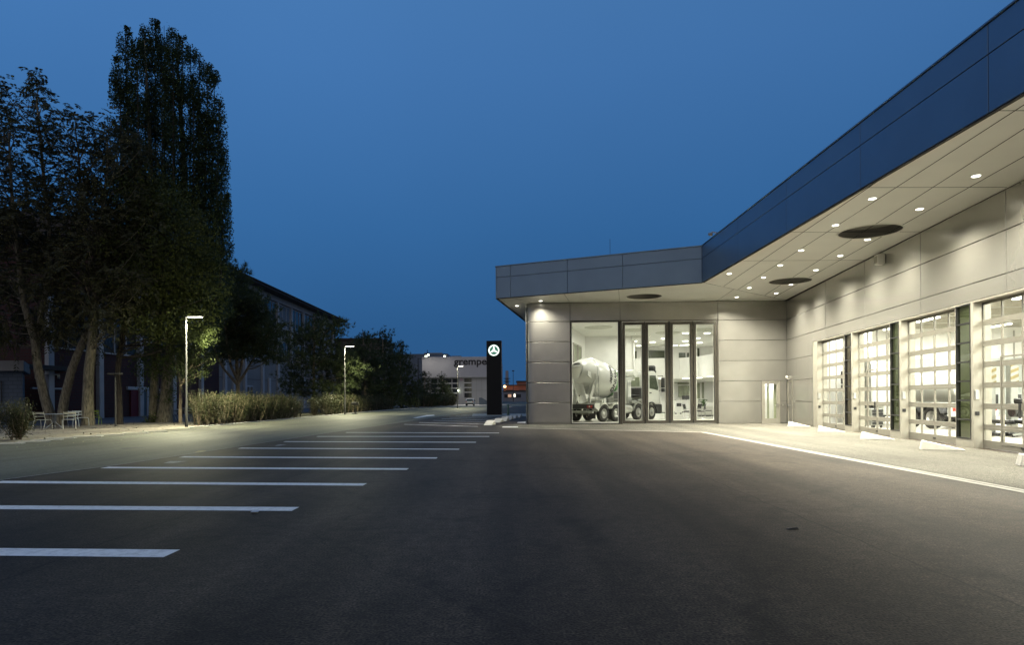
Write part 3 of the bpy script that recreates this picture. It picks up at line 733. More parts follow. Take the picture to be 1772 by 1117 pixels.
for u0, u1, v0, v1 in ((1174, 1181, 668, 688), (1182, 1189, 668, 688), (1190, 1194, 668, 688), (1173, 1194, 661, 666), (1206, 1211, 664, 690), (1215, 1218, 662, 690)):
    a = at(u0, v1, 67.9); b = at(u1, v0, 67.9); mb.box(a.x, b.x, 67.85, 67.99, a.z, b.z)
bp(mb, 'window', M_curtain, iw)
# mezzanine
mb = MB()
mz = [(10.6, 55.5), (14.3, 55.2), (15.4, 53.4), (15.55, 49), (15.2, 44.5)]
for a, b in zip(mz[:-1], mz[1:]): wallbox(a, b, 3.15, 4.92, .12, mb)
mb.prism([(10.5, 55.6), (14.3, 55.3), (15.5, 53.5), (15.7, 49), (15.3, 44.4), (18.0, 44.4), (25, 67.9), (10.5, 67.9)], 3.12, 3.4)
bp(mb, 'mezzanine', M_white)
mb = MB()
for x, y, z1 in ((11.2, 60, HC), (17.3, 52, HC), (19.5, 60.0, 3.2)): mb.lathe([(0, .22), (z1, .22)], (x, y, 0), (0, 0, 1), 20)
bp(mb, 'column', M_white, smooth=40)
UP = [(123, 278), (165, 357), (297, 287), (405, 255), (608, 203), (605, 277), (620, 313), (580, 338), (510, 355), (578, 380), (810, 203), (718, 250), (740, 293)]
for x, y in UP:
    p = lvl(1075 + x / 5.451, 540 + y / 5.451, HC - .02)
    if p.y > 67: p = p * (66 / p.y)
    mb = MB(); mb.lathe([(0, .001), (0, .24), (.04, .26)], (p.x, p.y, HC - .04), (0, 0, 1), 24); bp(mb, 'ceiling_light', M_show, ceil)
for x, y in ((5.0, 41.2), (8.2, 42.5), (11.5, 42.2), (13.0, 41.6), (15.4, 40.6), (6.5, 47.5), (10.2, 48.5), (12.3, 47), (9.5, 53.0), (12, 51.5), (13, 59), (16.5, 59), (19.5, 62.5), (14.5, 64.5)):  # the one just inside the entrance is added to brighten the door
    lamp('showroom_area_light', 'AREA', (x, y, HC - .12), P_SHOW, GREENWHITE, shape='DISK', size=.9)
for u, v in ((1099, 571.5), (1099, 583.5), (1156.6, 576), (1138.3, 597), (1175, 600), (1217, 571)):
    p = lvl(u, v, HC)
    if p.y > 65: continue
    mb = MB(); mb.lathe([(0, .001), (0, 1.0), (.05, 1.05)], (p.x, p.y, HC - .05), (0, 0, 1), 40); bp(mb, 'acoustic_disc', mat('acoustic_disc', (.55, .55, .47), .8), ceil)
p = lvl(975 + 330 / 5.452, 540 + 145 / 5.452, HC)
mb = MB(); mb.lathe([(0, .001), (0, 1.0), (.05, 1.05)], (p.x, p.y, HC - .05), (0, 0, 1), 40); bp(mb, 'acoustic_disc', MATS['acoustic_disc'], ceil)
for u, v in ((1146.5, 655.5), (1187.8, 655.5), (1208, 654.6), (1231, 652)):
    p = lvl(u, v, 3.1); p = p * (min(p.y, 64) / p.y); 
    mb = MB(); mb.lathe([(0, .001), (0, .3), (.03, .32)], (p.x, p.y, 3.08), (0, 0, 1), 20); bp(mb, 'ceiling_light', M_show, ceil)
for x, y in ((13, 58.5), (16.5, 61), (13.5, 64.5), (18, 57), (19, 64.5)):
    lamp('showroom_area_light', 'AREA', (x, y, 3.04), P_SHOW * 1.1, GREENWHITE, shape='DISK', size=.6)

# ------------------------------------------------------------------ workshop interior
mb = MB(); mb.prism([WING.p(-14, -.45, 0).xy, WING.p(41, -.45, 0).xy, WING.p(41, -24, 0).xy, WING.p(-14, -24, 0).xy], -.05, .010); bp(mb, 'workshop_floor', M_wfloor)
mb = MB(); mb.M = WING.mat()
mb.box(-14, 41, -24.2, -24, 0, 7.0); mb.box(-14.2, -14, -24, -4.6, 0, 7.0); mb.box(41, 41.2, -24, -.4, 0, 7.0); mb.box(-14, -.2, -4.8, -4.6, 0, 7.0); mb.box(-.4, -.2, -4.6, -.3, 0, 7.0)
ww = bp(mb, 'workshop_wall', M_white)
mb = MB(); mb.M = WING.mat(); mb.box(-14, 41, -24, -.3, 7.0, 7.1); wc = bp(mb, 'workshop_ceiling', M_ceil)
mb = MB(); mb.M = WING.mat()
for s in range(-12, 40, 4): mb.box(s, s + .35, -24, -.4, 6.55, 6.99)
for z in (2.2, 4.0): mb.box(-14.0, 41, -23.99, -23.9, z, z + .06)
for y in (-20.5, -16, -11.5, -7.5): mb.box(-13.99, -13.9, y, y + .06, 0, 6.5)
bp(mb, 'roof_beam', M_gateframe, wc)
mb = MB(); mb.M = WING.mat()
for s in (-10, -5, 1, 7, 13): mb.box(s, s + 3.2, -23.99, -23.93, 2.6, 5.2)
bp(mb, 'window', mat('workshop_window_blue', (.28, .36, .38), .2), ww)
mb = MB(); mb.M = WING.mat()
for y in (-21, -14.5, -8.6): mb.box(-13.97, -13.92, y, y + 4.2, .1, 4.4)
bp(mb, 'rear_gate', mat('workshop_gate_grey', (.42, .45, .43), .5, 0, .05), ww)
for s in range(-11, 40, 5):
    for o_ in (-4, -10, -17):
        mb = MB(); mb.M = WING.mat(); mb.box(s, s + 2.6, o_ - .12, o_ + .12, 6.42, 6.50); bp(mb, 'tube_light', M_show, wc)
        if o_ != -4 or s % 2: pass
        p = WING.p(s + 1.3, o_, 6.38)
        lamp('workshop_light_beam', 'AREA', p, P_WORK * .3, (1, .985, .91), shape='RECTANGLE', size=2.4, size_y=.3)

# ================================================================== TRUCKS
def text_mesh(txt, size, bold=0.0):
    c = bpy.data.curves.new('txt', 'FONT'); c.body = txt; c.size = size; c.offset = bold; c.align_x = 'CENTER'; c.align_y = 'CENTER'
    c.resolution_u = 4; c.extrude = 0
    o = bpy.data.objects.new('txt', c); col.objects.link(o)
    bpy.context.view_layer.update()
    me = bpy.data.meshes.new_from_object(o.evaluated_get(bpy.context.evaluated_depsgraph_get()))
    V = [v.co.copy() for v in me.vertices]; F = [tuple(p.vertices) for p in me.polygons]
    bpy.data.objects.remove(o); bpy.data.curves.remove(c); bpy.data.meshes.remove(me)
    return V, F
def wheel(x, side, root, r=.53, dual=True, out=1.22):
    y = side * out; s = side
    mb = MB(); mb.lathe([(-.30, .30), (-.29, .46), (-.26, .51), (-.20, r), (-.02, r), (.0, r - .025), (.012, r - .07), (.012, .36), (-.02, .31)], (x, y, r), (0, s, 0), 36)
    for k in range(36):
        a = 2 * PI * k / 36; mb.tube([Vector((x + math.cos(a) * (r + .001), y - s * .19, r + math.sin(a) * (r + .001))), Vector((x + math.cos(a) * (r + .001), y - s * .03, r + math.sin(a) * (r + .001)))], .008, 4)
    tyre = mb.build('wheel', M_rubber, root, smooth=35)
    mb = MB(); dish = -.13 if dual else .0
    mb.lathe([(-.03, .31), (.005, .305), (.005, .28), (dish * .6, .25), (dish, .2), (dish, .14), (dish + .09, .12), (dish + .12, .08), (dish + .12, .001)], (x, y, r), (0, s, 0), 30)
    for k in range(10):
        a = 2 * PI * k / 10; mb.tube([Vector((x + math.cos(a) * .17, y + s * dish, r + math.sin(a) * .17)), Vector((x + math.cos(a) * .17, y + s * (dish + .045), r + math.sin(a) * .17))], .016, 6)
    mb.build('rim', M_chrome, tyre, smooth=35)
    return tyre
def arch(mb, x, y0, y1, r0, r1, z, a0=8, a1=172, n=14):
    for k in range(n):
        t0 = R_(a0 + (a1 - a0) * k / n); t1 = R_(a0 + (a1 - a0) * (k + 1) / n)
        q = [(x + r * math.cos(t), y, z + r * math.sin(t)) for y in (y0, y1) for (r, t) in ((r0, t0), (r1, t0), (r1, t1), (r0, t1))]
        mb.hexa(q)
def cab(root, x0, paint):
    # side profile of a forward-control cab: vertical rear, raked screen, step below
    prof = [(x0, 1.05), (x0, 3.25), (x0 + .12, 3.42), (x0 + 1.35, 3.46), (x0 + 1.62, 3.30), (x0 + 2.05, 2.12), (x0 + 2.13, 1.2), (x0 + 2.13, 1.05)]
    mb = MB(); mb.xprism(prof, -1.16, 1.16); c = mb.build('cab', paint, root)
    bm = bmesh.new(); bm.from_mesh(c.data); bmesh.ops.bevel(bm, geom=[e for e in bm.edges if e.calc_length() > .2], offset=.06, segments=2, affect='EDGES'); bm.to_mesh(c.data); bm.free()
    for s in (-1, 1):
        y = s * 1.166; o = s * .012
        mb = MB(); pr = [(x0 + .62, 2.2), (x0 + .62, 3.12), (x0 + 1.45, 3.12), (x0 + 1.80, 2.26), (x0 + 1.72, 2.06), (x0 + 1.2, 2.14)]
        mb.xprism(pr, y - .01, y + o); mb.build('side_window', M_truckglass, c)
        mb = MB()
        for xa, xb, za, zb in ((x0 + .50, x0 + .515, 1.1, 3.2), (x0 + .5, x0 + 1.9, 1.1, 1.115), (x0 + 1.93, x0 + 1.945, 1.1, 2.05)):
            mb.box(xa, xb, y - .004, y + o * .5, za, zb)
        mb.build('door_seam', M_dark, c)
        mb = MB(); mb.cbox(x0 + .62, x0 + .84, y - .01, y + o * 3, 1.86, 1.92, .006); mb.build('door_handle', M_dark, c)
        mb = MB(); mb.box(x0 + .25, x0 + .42, y - .004, y + o, 1.55, 1.75); mb.build('vent', M_dark, c)
        # mirrors on arms
        mb = MB(); xm = x0 + 2.05; ym = s * 1.42
        mb.cbox(xm - .09, xm + .09, ym - .13, ym + .13, 2.25, 2.98, .03); mb.cbox(xm - .09, xm + .09, ym - .12, ym + .12, 1.95, 2.2, .03)
        mb.tube([(x0 + 1.75, s * 1.15, 3.1), (xm, ym, 3.1), (xm, ym, 2.9)], .028, 6); mb.tube([(x0 + 1.9, s * 1.15, 2.05), (xm, ym, 2.08)], .025, 6)
        mb.build('mirror', M_dark, root)
        # dark mudguard and steps below the door
        mb = MB(); arch(mb, x0 + .85, s * 1.0, s * 1.22, .60, .70, .55, 15, 178); mb.box(x0 + 1.5, x0 + 2.2, min(s * .9, s * 1.21), max(s * .9, s * 1.21), .45, 1.05); mb.build('mudguard', M_dark, root)
        mb = MB(); mb.cbox(x0 + 2.13, x0 + 2.19, min(s * .72, s * 1.08), max(s * .72, s * 1.08), .72, .92, .01); mb.build('headlight', M_chrome, root)
    mb = MB(); mb.hexa([(x0 + 1.66, -1.05, 3.2), (x0 + 1.68, -1.05, 3.2), (x0 + 1.68, 1.05, 3.2), (x0 + 1.66, 1.05, 3.2)][:0] or [
        (x0 + 2.045, -1.06, 2.18), (x0 + 2.07, -1.06, 2.18), (x0 + 2.07, 1.06, 2.18), (x0 + 2.045, 1.06, 2.18), (x0 + 1.66, -1.06, 3.24), (x0 + 1.685, -1.06, 3.24), (x0 + 1.685, 1.06, 3.24), (x0 + 1.66, 1.06, 3.24)])
    mb.build('windscreen', M_truckglass, c)
    mb = MB(); mb.cbox(x0 + 2.05, x0 + 2.28, -1.2, 1.2, .38, .98, .04); mb.build('bumper', M_dark, root)
    mb = MB(); mb.cbox(x0 + 2.12, x0 + 2.16, -.8, .8, 1.15, 1.8, .01); mb.build('grille', M_dark, c)
    mb = MB(); mb.cbox(x0 + 1.5, x0 + 1.86, -1.0, 1.0, 3.32, 3.5, .04); mb.build('sun_visor', M_dark, c)
    # rear wall window and ledge
    mb = MB(); mb.box(x0 - .012, x0 + .01, -.75, -.05, 2.35, 3.0); mb.build('rear_window', mat('pale_green_glass', (.30, .34, .24), .15), c)
    return c
M_truckglass = mat('dark_vehicle_glass', (.05, .065, .04), .08, 0, .1, 3)

HEAD = R_(46.5)
MIX = thing('concrete_mixer_truck', 'white concrete mixer truck with a tilted drum shown inside the glazed showroom', 'truck', (5.08, 42.72, .012), HEAD)
for x in (0, 1.37):
    for s in (-1, 1): wheel(x, s, MIX)
for x in (4.05, 5.80):
    for s in (-1, 1): wheel(x, s, MIX, dual=False)
mb = MB()
for s in (-1, 1): mb.box(-1.15, 6.9, s * .43 - .05, s * .43 + .05, .82, 1.12)
for x in (-1.1, .68, 2.4, 3.4, 4.9): mb.box(x - .06, x + .06, -.38, .38, .85, 1.09)
for x in (0, 1.37, 4.05, 5.8): mb.tube([(x, -1.0, .53), (x, 1.0, .53)], .09, 8)
mb.build('chassis', M_steel, MIX)
mb = MB()
for s in (-1, 1):
    for x in (0, 1.37): arch(mb, x, s * .85, s * 1.25, .62, .66, .53, 30, 150)
    mb.box(-1.02, 2.1, min(s * .83, s * 1.25), max(s * .83, s * 1.25), 1.17, 1.22)
    mb.hexa([(-1.05, s * .83, .95), (-.62, s * .83, .72), (-.62, s * 1.25, .72), (-1.05, s * 1.25, .95), (-1.05, s * .83, 1.2), (-.5, s * .83, 1.2), (-.5, s * 1.25, 1.2), (-1.05, s * 1.25, 1.2)])
mb.build('rear_mudguard', M_truck, MIX)
mb = MB()
for s in (-1, 1): arch(mb, 4.05, s * .95, s * 1.24, .60, .68, .55, 12, 170)
mb.build('front_mudguard', M_steel, MIX)
mb = MB(); mb.cbox(-1.28, -1.12, -1.22, 1.22, .58, .74, .02); mb.box(-1.15, -1.05, -.7, -.6, .6, 1.0); mb.box(-1.15, -1.05, .6, .7, .6, 1.0); mb.build('rear_bumper', M_steel, MIX)
mb = MB(); mb.cbox(-1.2, -1.1, -1.24, 1.24, .86, 1.14, .015); mb.build('light_bar', M_dark, MIX)
for s in (-1, 1):
    mb = MB(); mb.cbox(-1.235, -1.19, s * .95 - .2, s * .95 + .2, .93, 1.08, .01); lt = mb.build('tail_light', M_red, MIX)
    mb = MB(); mb.cbox(-1.245, -1.23, s * .95 - .05, s * .95 + .05, .95, 1.06, .004); mb.build('reversing_lens', M_white, lt)
    mb = MB(); mb.box(-1.0, -.97, s * 1.0 - .24, s * 1.0 + .24, .22, .72); mb.build('mud_flap', M_dark, MIX)
# drum
dax = Vector((4.6, 0, -1.12)).normalized(); d0 = Vector((-1.35, 0, 3.36))
prof = [(0, .50), (.05, .62), (.3, .78), (.7, 1.0), (1.1, 1.13), (1.6, 1.2), (2.6, 1.21), (3.1, 1.13), (3.75, .93), (4.25, .68), (4.45, .5), (4.5, .05)]
mb = MB(); mb.lathe(prof, d0, dax, 56); drum = mb.build('drum', M_truck, MIX, smooth=50)
mb = MB(); mb.lathe([(.85, 1.04), (.85, 1.10), (.96, 1.135), (.96, 1.07)], d0, dax, 56); mb.build('roller_ring', M_truck, drum, smooth=30)
mb = MB(); mb.lathe([(3.06, 1.10), (3.06, 1.155), (3.36, 1.075), (3.36, 1.0)], d0, dax, 56); mb.build('green_band', M_tgreen, drum, smooth=50)
def drum_text(txt, t_mid, phi_mid, size):
    V, F = text_mesh(txt, size, .012)
    up = Vector((0, -1, 0)); up = (up - dax * up.dot(dax)).normalized(); wv = dax.cross(up)
    vs = []
    for v in V:
        t = t_mid + v.y; r = np.interp(t, [p[0] for p in prof], [p[1] for p in prof]) + .02
        ph = phi_mid + v.x / r * .98
        vs.append(d0 + dax * t + (up * math.cos(ph) + wv * math.sin(ph)) * r)
    mb = MB(); mb.add(vs, F); mb.build('lettering', M_dark, drum)
drum_text('SCHWING', 2.72, -.30, .52); drum_text('Stetter', 2.26, -.28, .50)
# rear frame, hopper, chute
mb = MB()
for s in (-1, 1):
    mb.hexa([(-.95, s * .55 - .06, 1.12), (-.7, s * .55 - .06, 1.12), (-.7, s * .55 + .06, 1.12), (-.95, s * .55 + .06, 1.12), (-.55, s * .85 - .06, 2.95), (-.3, s * .85 - .06, 2.95), (-.3, s * .85 + .06, 2.95), (-.55, s * .85 + .06, 2.95)])
    mb.hexa([(-1.25, s * .8 - .05, 3.0), (.55, s * .86 - .05, 2.05), (.55, s * .86 + .05, 2.05), (-1.25, s * .8 + .05, 3.0), (-1.2, s * .8 - .05, 3.28), (.3, s * .86 - .05, 2.95), (.3, s * .86 + .05, 2.95), (-1.2, s * .8 + .05, 3.28)])
mb.box(.25, .5, -1.0, 1.0, 1.12, 1.5); mb.tube([(.2, -.95, 1.35), (.2, .95, 1.35)], .1, 8)
mb.build('drum_support', M_truck, MIX)
mb = MB()
mb.lathe([(0, .62), (.5, .42), (.75, .30)], (-1.62, 0, 3.60), (.25, 0, -1), 24); mb.lathe([(.0, .60), (.5, .40), (.75, .28)], (-1.62, 0, 3.60), (.25, 0, -1), 24)
mb.build('hopper', M_truck, MIX, smooth=50)
mb = MB()
for k in range(9):
    a0, a1 = PI + PI * k / 9, PI + PI * (k + 1) / 9
    P0, P1 = Vector((-1.35, -.1, 2.75)), Vector((-1.65, -.75, 1.35))
    ax_ = (P1 - P0).normalized(); sd_ = ax_.cross(Vector((0, 0, 1))).normalized(); up_ = sd_.cross(ax_)
    q = []
    for P_ in (P0, P1):
        for (r, a) in ((.30, a0), (.33, a0), (.33, a1), (.30, a1)): q.append(P_ + sd_ * math.cos(a) * r + up_ * math.sin(a) * r)
    mb.hexa(q)
mb.build('discharge_chute', M_truck, MIX, smooth=50)
mb = MB(); mb.tube([(-1.1, .2, 1.1), (-1.45, -.35, 1.75)], .05, 8); mb.tube([(-.9, -.7, 1.2), (-.9, -.7, 2.4), (-.55, -.8, 2.9)], .04, 8); mb.build('chute_arm', M_steel, MIX)
mb = MB()
for k in range(6): mb.tube([(-.8, -1.1, 1.3 + k * .3), (-.42, -1.1, 1.3 + k * .3)], .018, 6)
for x in (-.8, -.42): mb.tube([(x, -1.1, 1.1), (x, -1.1, 3.1)], .022, 6)
mb.build('ladder', M_steel, MIX)
mb = MB()
for z in (1.45, 1.95): mb.tube([(1.1, -1.18, z), (2.15, -1.18, z)], .025, 6)
for x in (1.1, 1.62, 2.15): mb.tube([(x, -1.18, 1.22), (x, -1.18, 1.95)], .025, 6)
mb.box(1.05, 2.2, -1.24, -.8, 1.22, 1.26); mb.build('side_platform', M_steel, MIX)
mb = MB(); mb.box(1.12, 2.13, -1.17, -1.165, 1.3, 1.93); mb.build('platform_mesh', mat('dark_grille', (.06, .06, .055), .5), MIX)
# between drum and cab: pedestal with an opening, tank, air intake
mb = MB()
for s in (-1, 1): mb.box(3.25, 3.6, s * .8 - .12, s * .8 + .12, 1.12, 2.6)
mb.box(3.25, 3.6, -.92, .92, 2.35, 2.75); mb.box(3.25, 3.6, -.92, .92, 1.12, 1.6); mb.build('drum_pedestal', M_truck, MIX)
mb = MB(); mb.lathe([(-1.1, .001), (-1.08, .26), (1.08, .26), (1.1, .001)], (3.95, 0, 3.25), (0, 1, 0), 20); mb.box(3.8, 4.1, -.9, .9, 2.75, 3.0); mb.build('water_tank', M_truck, MIX, smooth=40)
mb = MB(); mb.cbox(4.35, 4.9, -1.12, -.3, 1.75, 2.25, .06); mb.cbox(4.3, 4.92, -1.18, -.1, 1.55, 1.76, .03); mb.build('air_intake', M_dark, MIX)
mb = MB(); mb.cbox(3.35, 4.0, -1.2, .9, 1.15, 1.35, .03); mb.tube([(4.2, -1.0, 1.3), (4.9, -1.0, 1.5)], .12, 8); mb.tube([(4.1, -.6, 1.3), (4.9, -.6, 1.4)], .1, 8); mb.build('engine_covers', M_steel, MIX)
mb = MB(); mb.lathe([(-.5, .001), (-.48, .30), (.48, .30), (.5, .001)], (2.72, -1.0, .78), (1, 0, 0), 18); mb.build('fuel_tank', M_chrome, MIX, smooth=40)
mb = MB(); mb.cbox(2.3, 3.3, .8, 1.2, .5, 1.05, .04); mb.build('battery_box', M_steel, MIX)
cab(MIX, 4.95, M_truck)
mb = MB(); mb.cbox(6.2, 6.7, -1.05, -.2, 3.40, 3.86, .1); mb.build('roof_unit', M_dark, MIX)

# a plain white truck being serviced behind the third gate
WT = thing('service_truck', 'white tank truck parked inside the workshop behind the gates', 'truck', (20.9, 30.6, .012), R_(97))
for x in (0, 1.37, 5.0):
    for s in (-1, 1): wheel(x, s, WT, dual=x < 4)
mb = MB()
for s in (-1, 1): mb.box(-1.1, 6.0, s * .43 - .05, s * .43 + .05, .82, 1.12)
for x in (0, 1.37, 5): mb.tube([(x, -1, .53), (x, 1, .53)], .09, 8)
mb.build('chassis', M_dark, WT)
mb = MB(); mb.lathe([(-.9, .001), (-.9, .55), (-.75, .72), (2.9, .72), (3.05, .55), (3.05, .001)], (0, 0, 1.95), (1, 0, 0), 28); mb.build('tank', M_truck, WT, smooth=40)
mb = MB(); mb.cbox(-1.15, -.95, -1.2, 1.2, .6, 1.15, .02); mb.build('rear_bumper', M_truck, WT)
mb = MB()
for s in (-1, 1):
    for x in (0, 1.37): arch(mb, x, s * .85, s * 1.25, .6, .65, .53, 20, 160)
mb.build('rear_mudguard', M_dark, WT)
for s in (-1, 1):
    mb = MB(); mb.cbox(-1.19, -1.14, s * .9 - .2, s * .9 + .2, .85, 1.0, .01); mb.build('tail_light', M_red, WT)
mb = MB(); mb.cbox(3.2, 3.9, -1.2, -.5, .55, 1.1, .04); mb.cbox(3.2, 3.9, .5, 1.2, .55, 1.1, .04); mb.build('side_locker', M_truck, WT)
cab(WT, 4.15, M_truck)

# mobile column lifts behind the nearest gate, a trolley and a stack of tyres
M_hazard = mat('yellow_paint', (.17, .135, .05), .5)
def column_lift(loc, rz, label):
    t = thing('column_lift', label, 'vehicle lift', loc, rz, 'mobile column lifts in the workshop')
    mb = MB(); mb.cbox(-.16, .16, -.12, .12, .1, 2.9, .02); mb.build('mast', M_steel, t)
    mb = MB(); mb.cbox(-.35, .35, -.5, .4, .02, .12, .02); mb.build('base', M_dark, t)
    mb = MB()
    for k in range(4): mb.hexa([(-.17, -.135, 1.9 + k * .25), (.17, -.135, 2.02 + k * .25), (.17, -.122, 2.02 + k * .25), (-.17, -.122, 1.9 + k * .25), (-.17, -.135, 2.02 + k * .25), (.17, -.135, 2.14 + k * .25), (.17, -.122, 2.14 + k * .25), (-.17, -.122, 2.02 + k * .25)])
    mb.build('hazard_stripe', M_hazard, t)
    mb = MB(); mb.cbox(-.28, .28, -.75, -.13, .5, .62, .02); mb.tube([(-.2, -.3, .55), (-.2, -.8, .5)], .05); mb.tube([(.2, -.3, .55), (.2, -.8, .5)], .05); mb.build('lift_fork', M_dark, t)
    mb = MB(); mb.cbox(.17, .33, -.1, .12, 1.15, 1.6, .02); mb.build('control_panel', M_dark, t)
    return t
column_lift((18.6, 25.2, .012), .3, 'hazard striped column lift nearer the fire extinguisher behind the last gate')
column_lift((19.3, 25.0, .012), .1, 'hazard striped column lift beside the engine stand behind the last gate')
t = thing('fire_extinguisher', 'red fire extinguisher standing low behind the last gate', 'extinguisher', (18.05, 24.6, .012))
mb = MB(); mb.lathe([(0, .001), (0, .11), (.55, .11), (.64, .05), (.7, .03), (.7, .001)], (0, 0, 0.5), (0, 0, 1), 18); mb.build('cylinder', mat('red_paint', (.4, .03, .02), .3), t, smooth=40)
mb = MB(); mb.tube([(0, 0, 1.18), (.1, 0, 1.22), (.14, 0, .9)], .02); mb.box(-.02, .1, -.015, .015, 1.2, 1.24); mb.build('nozzle', M_dark, t)
mb = MB(); mb.tube([(-.12, 0, 0), (-.12, 0, .5)], .02); mb.tube([(.12, 0, 0), (.12, 0, .5)], .02); mb.tube([(-.14, 0, .5), (.14, 0, .5)], .02); mb.build('stand', M_dark, t)
t = thing('engine_stand', 'dark engine block hanging on a wheeled stand behind the last gate', 'engine', (19.0, 24.0, .012))
mb = MB(); mb.cbox(-.4, .4, -.25, .25, .75, 1.25, .05); mb.cbox(-.3, .3, -.18, .18, 1.25, 1.45, .04); mb.lathe([(-.06, .001), (-.06, .2), (.06, .2), (.06, .001)], (-.42, 0, .95), (1, 0, 0), 18); mb.tube([(-.35, -.28, 1.1), (.35, -.28, 1.1)], .05); mb.build('engine_block', M_dark, t)
mb = MB(); mb.box(-.45, .45, -.03, .03, .06, .12); mb.box(-.04, .04, -.4, .4, .06, .12); mb.tube([(0, 0, .1), (0, 0, .8)], .05); mb.build('stand', M_steel, t)
for x, y in ((-.42, 0), (.42, 0), (0, -.38), (0, .38)):
    mb = MB(); mb.lathe([(-.02, .001), (-.02, .05), (.02, .05), (.02, .001)], (x, y, .05), (0, 1, 0), 12); mb.build('castor', M_rubber, t)
t = thing('tyre_stack', 'stack of black truck tyres inside the second gate', 'tyres', (18.35, 34.6, .012))
for k in range(3):
    mb = MB(); mb.lathe([(0, .3), (0, .46), (.05, .52), (.24, .52), (.29, .46), (.29, .3), (0, .3)], (0.02 * k, 0, .3 * k), (0, 0, 1), 30); mb.build('tyre', M_rubber, t, smooth=40)
t = thing('tool_trolley', 'dark tool trolley with drawers standing inside the second gate', 'trolley', (17.6, 31.6, .012), .4)
mb = MB(); mb.cbox(-.4, .4, -.25, .25, .14, .95, .02); mb.build('cabinet', M_steel, t)
for k in range(5):
    mb = MB(); mb.cbox(-.36, .36, -.275, -.25, .18 + k * .15, .3 + k * .15, .005); mb.build('drawer', M_dark, t)
mb = MB(); mb.tube([(.4, -.2, .85), (.5, -.2, .9), (.5, .2, .9), (.4, .2, .85)], .015); mb.build('handle', M_chrome, t)
for x in (-.32, .32):
    for y in (-.2, .2):
        mb = MB(); mb.lathe([(-.02, .001), (-.02, .07), (.02, .07), (.02, .001)], (x, y, .07), (0, 1, 0), 12); mb.build('castor', M_rubber, t)
t = thing('workbench', 'long grey workbench with a vice along the workshop end wall', 'workbench', (20.5, 39.5, .012), R_(-8))
mb = MB(); mb.cbox(-2, 2, -.4, .4, .86, .94, .01); mb.build('worktop', M_steel, t)
for x in (-1.9, 1.9):
    for y in (-.32, .32):
        mb = MB(); mb.box(x - .04, x + .04, y - .04, y + .04, 0, .86); mb.build('leg', M_dark, t)
mb = MB(); mb.cbox(-1.6, -.6, -.36, .36, .2, .82, .02); mb.build('drawer_unit', M_gateframe, t)
mb = MB(); mb.cbox(.9, 1.2, -.3, .0, .94, 1.15, .03); mb.tube([(1.05, -.5, 1.05), (1.05, .1, 1.05)], .025); mb.build('vice', M_dark, t)

# ------------------------------------------------------------------ showroom furniture
def office_chair(loc, rz, label):
    t = thing('office_chair', label, 'chair', loc, rz, 'black chairs at the showroom desks')
    mb = MB(); mb.cbox(-.24, .24, -.24, .24, .44, .5, .025); mb.build('seat', M_seat, t)
    mb = MB(); mb.hexa([(-.22, .2, .58), (.22, .2, .58), (.22, .24, .58), (-.22, .24, .58), (-.24, .30, 1.02), (.24, .30, 1.02), (.24, .34, 1.02), (-.24, .34, 1.02)]); mb.build('backrest', M_seat, t)
    mb = MB(); mb.tube([(-.26, -.22, .44), (-.26, -.26, 0), (-.26, .26, 0), (-.26, .26, .62), (-.24, .1, .66), (-.24, -.2, .66)], .016, 6); mb.tube([(.26, -.22, .44), (.26, -.26, 0), (.26, .26, 0), (.26, .26, .62), (.24, .1, .66), (.24, -.2, .66)], .016, 6); mb.build('frame', M_chrome, t)
    return t
for (u, y, rz, lb) in ((1190, 50.5, .9, 'black office chair with chrome frame leftmost at the desk by the third door leaf'), (1205.5, 51.5, -1.2, 'black office chair half hidden behind the dark joint of the last two door leaves'),
                       (1213, 49.0, -1.7, 'black office chair turned sideways in front of the desk behind the last door leaf'), (1226, 51.5, 1.2, 'black office chair rightmost behind the last door leaf')):
    X, _ = ray(u, 700); office_chair((X * y, y, .012), rz, lb)
def counter(loc, rz, L, D, H, label, name='reception_counter', cat='counter'):
    t = thing(name, label, cat, loc, rz)
    mb = MB(); mb.cbox(-L / 2, L / 2, -D / 2, D / 2, .08, H - .05, .015); mb.build('body', M_white, t)
    mb = MB(); mb.cbox(-L / 2 - .04, L / 2 + .04, -D / 2 - .05, D / 2 + .05, H - .05, H, .01); mb.build('worktop', M_ceil, t)
    mb = MB(); mb.box(-L / 2 + .04, L / 2 - .04, -D / 2 + .05, D / 2 - .05, 0, .08); mb.build('kickboard', M_dark, t)
    return t
def on_floor(u, y): X, _ = ray(u, 690); return (X * y, y, .012)
counter(on_floor(1148, 64), 0, 1.9, .8, 1.15, 'white counter with a dark kickboard right of the truck cab')
counter(on_floor(1187, 65.5), 0, 2.3, .8, 1.2, 'long white reception counter behind the third door leaf')
counter(on_floor(1222, 53.2), .05, 2.4, .8, .78, 'white office desk with papers behind the last door leaf', 'office_desk', 'desk')
counter(on_floor(1224, 60), .0, 2.2, .6, 1.05, 'white side cabinet against the far right of the showroom', 'side_cabinet', 'cabinet')
t = thing('service_terminal', 'slim white service terminal on wheels behind the third door leaf', 'terminal', on_floor(1173.5, 59.5))
mb = MB(); mb.cbox(-.28, .28, -.25, .25, .12, 1.2, .03); mb.build('cabinet', M_white, t)
mb = MB(); mb.cbox(-.22, .22, -.28, -.25, .7, 1.0, .01); mb.build('screen', M_dark, t)
mb = MB(); mb.tube([(-.25, 0, 1.2), (-.2, 0, 1.45), (.2, 0, 1.45), (.25, 0, 1.2)], .02); mb.build('handle', M_chrome, t)
for x in (-.22, .22):
    mb = MB(); mb.lathe([(-.03, .001), (-.03, .07), (.03, .07), (.03, .001)], (x, 0, .06), (0, 1, 0), 12); mb.build('castor', M_rubber, t)
p = on_floor(1186, 65.3)
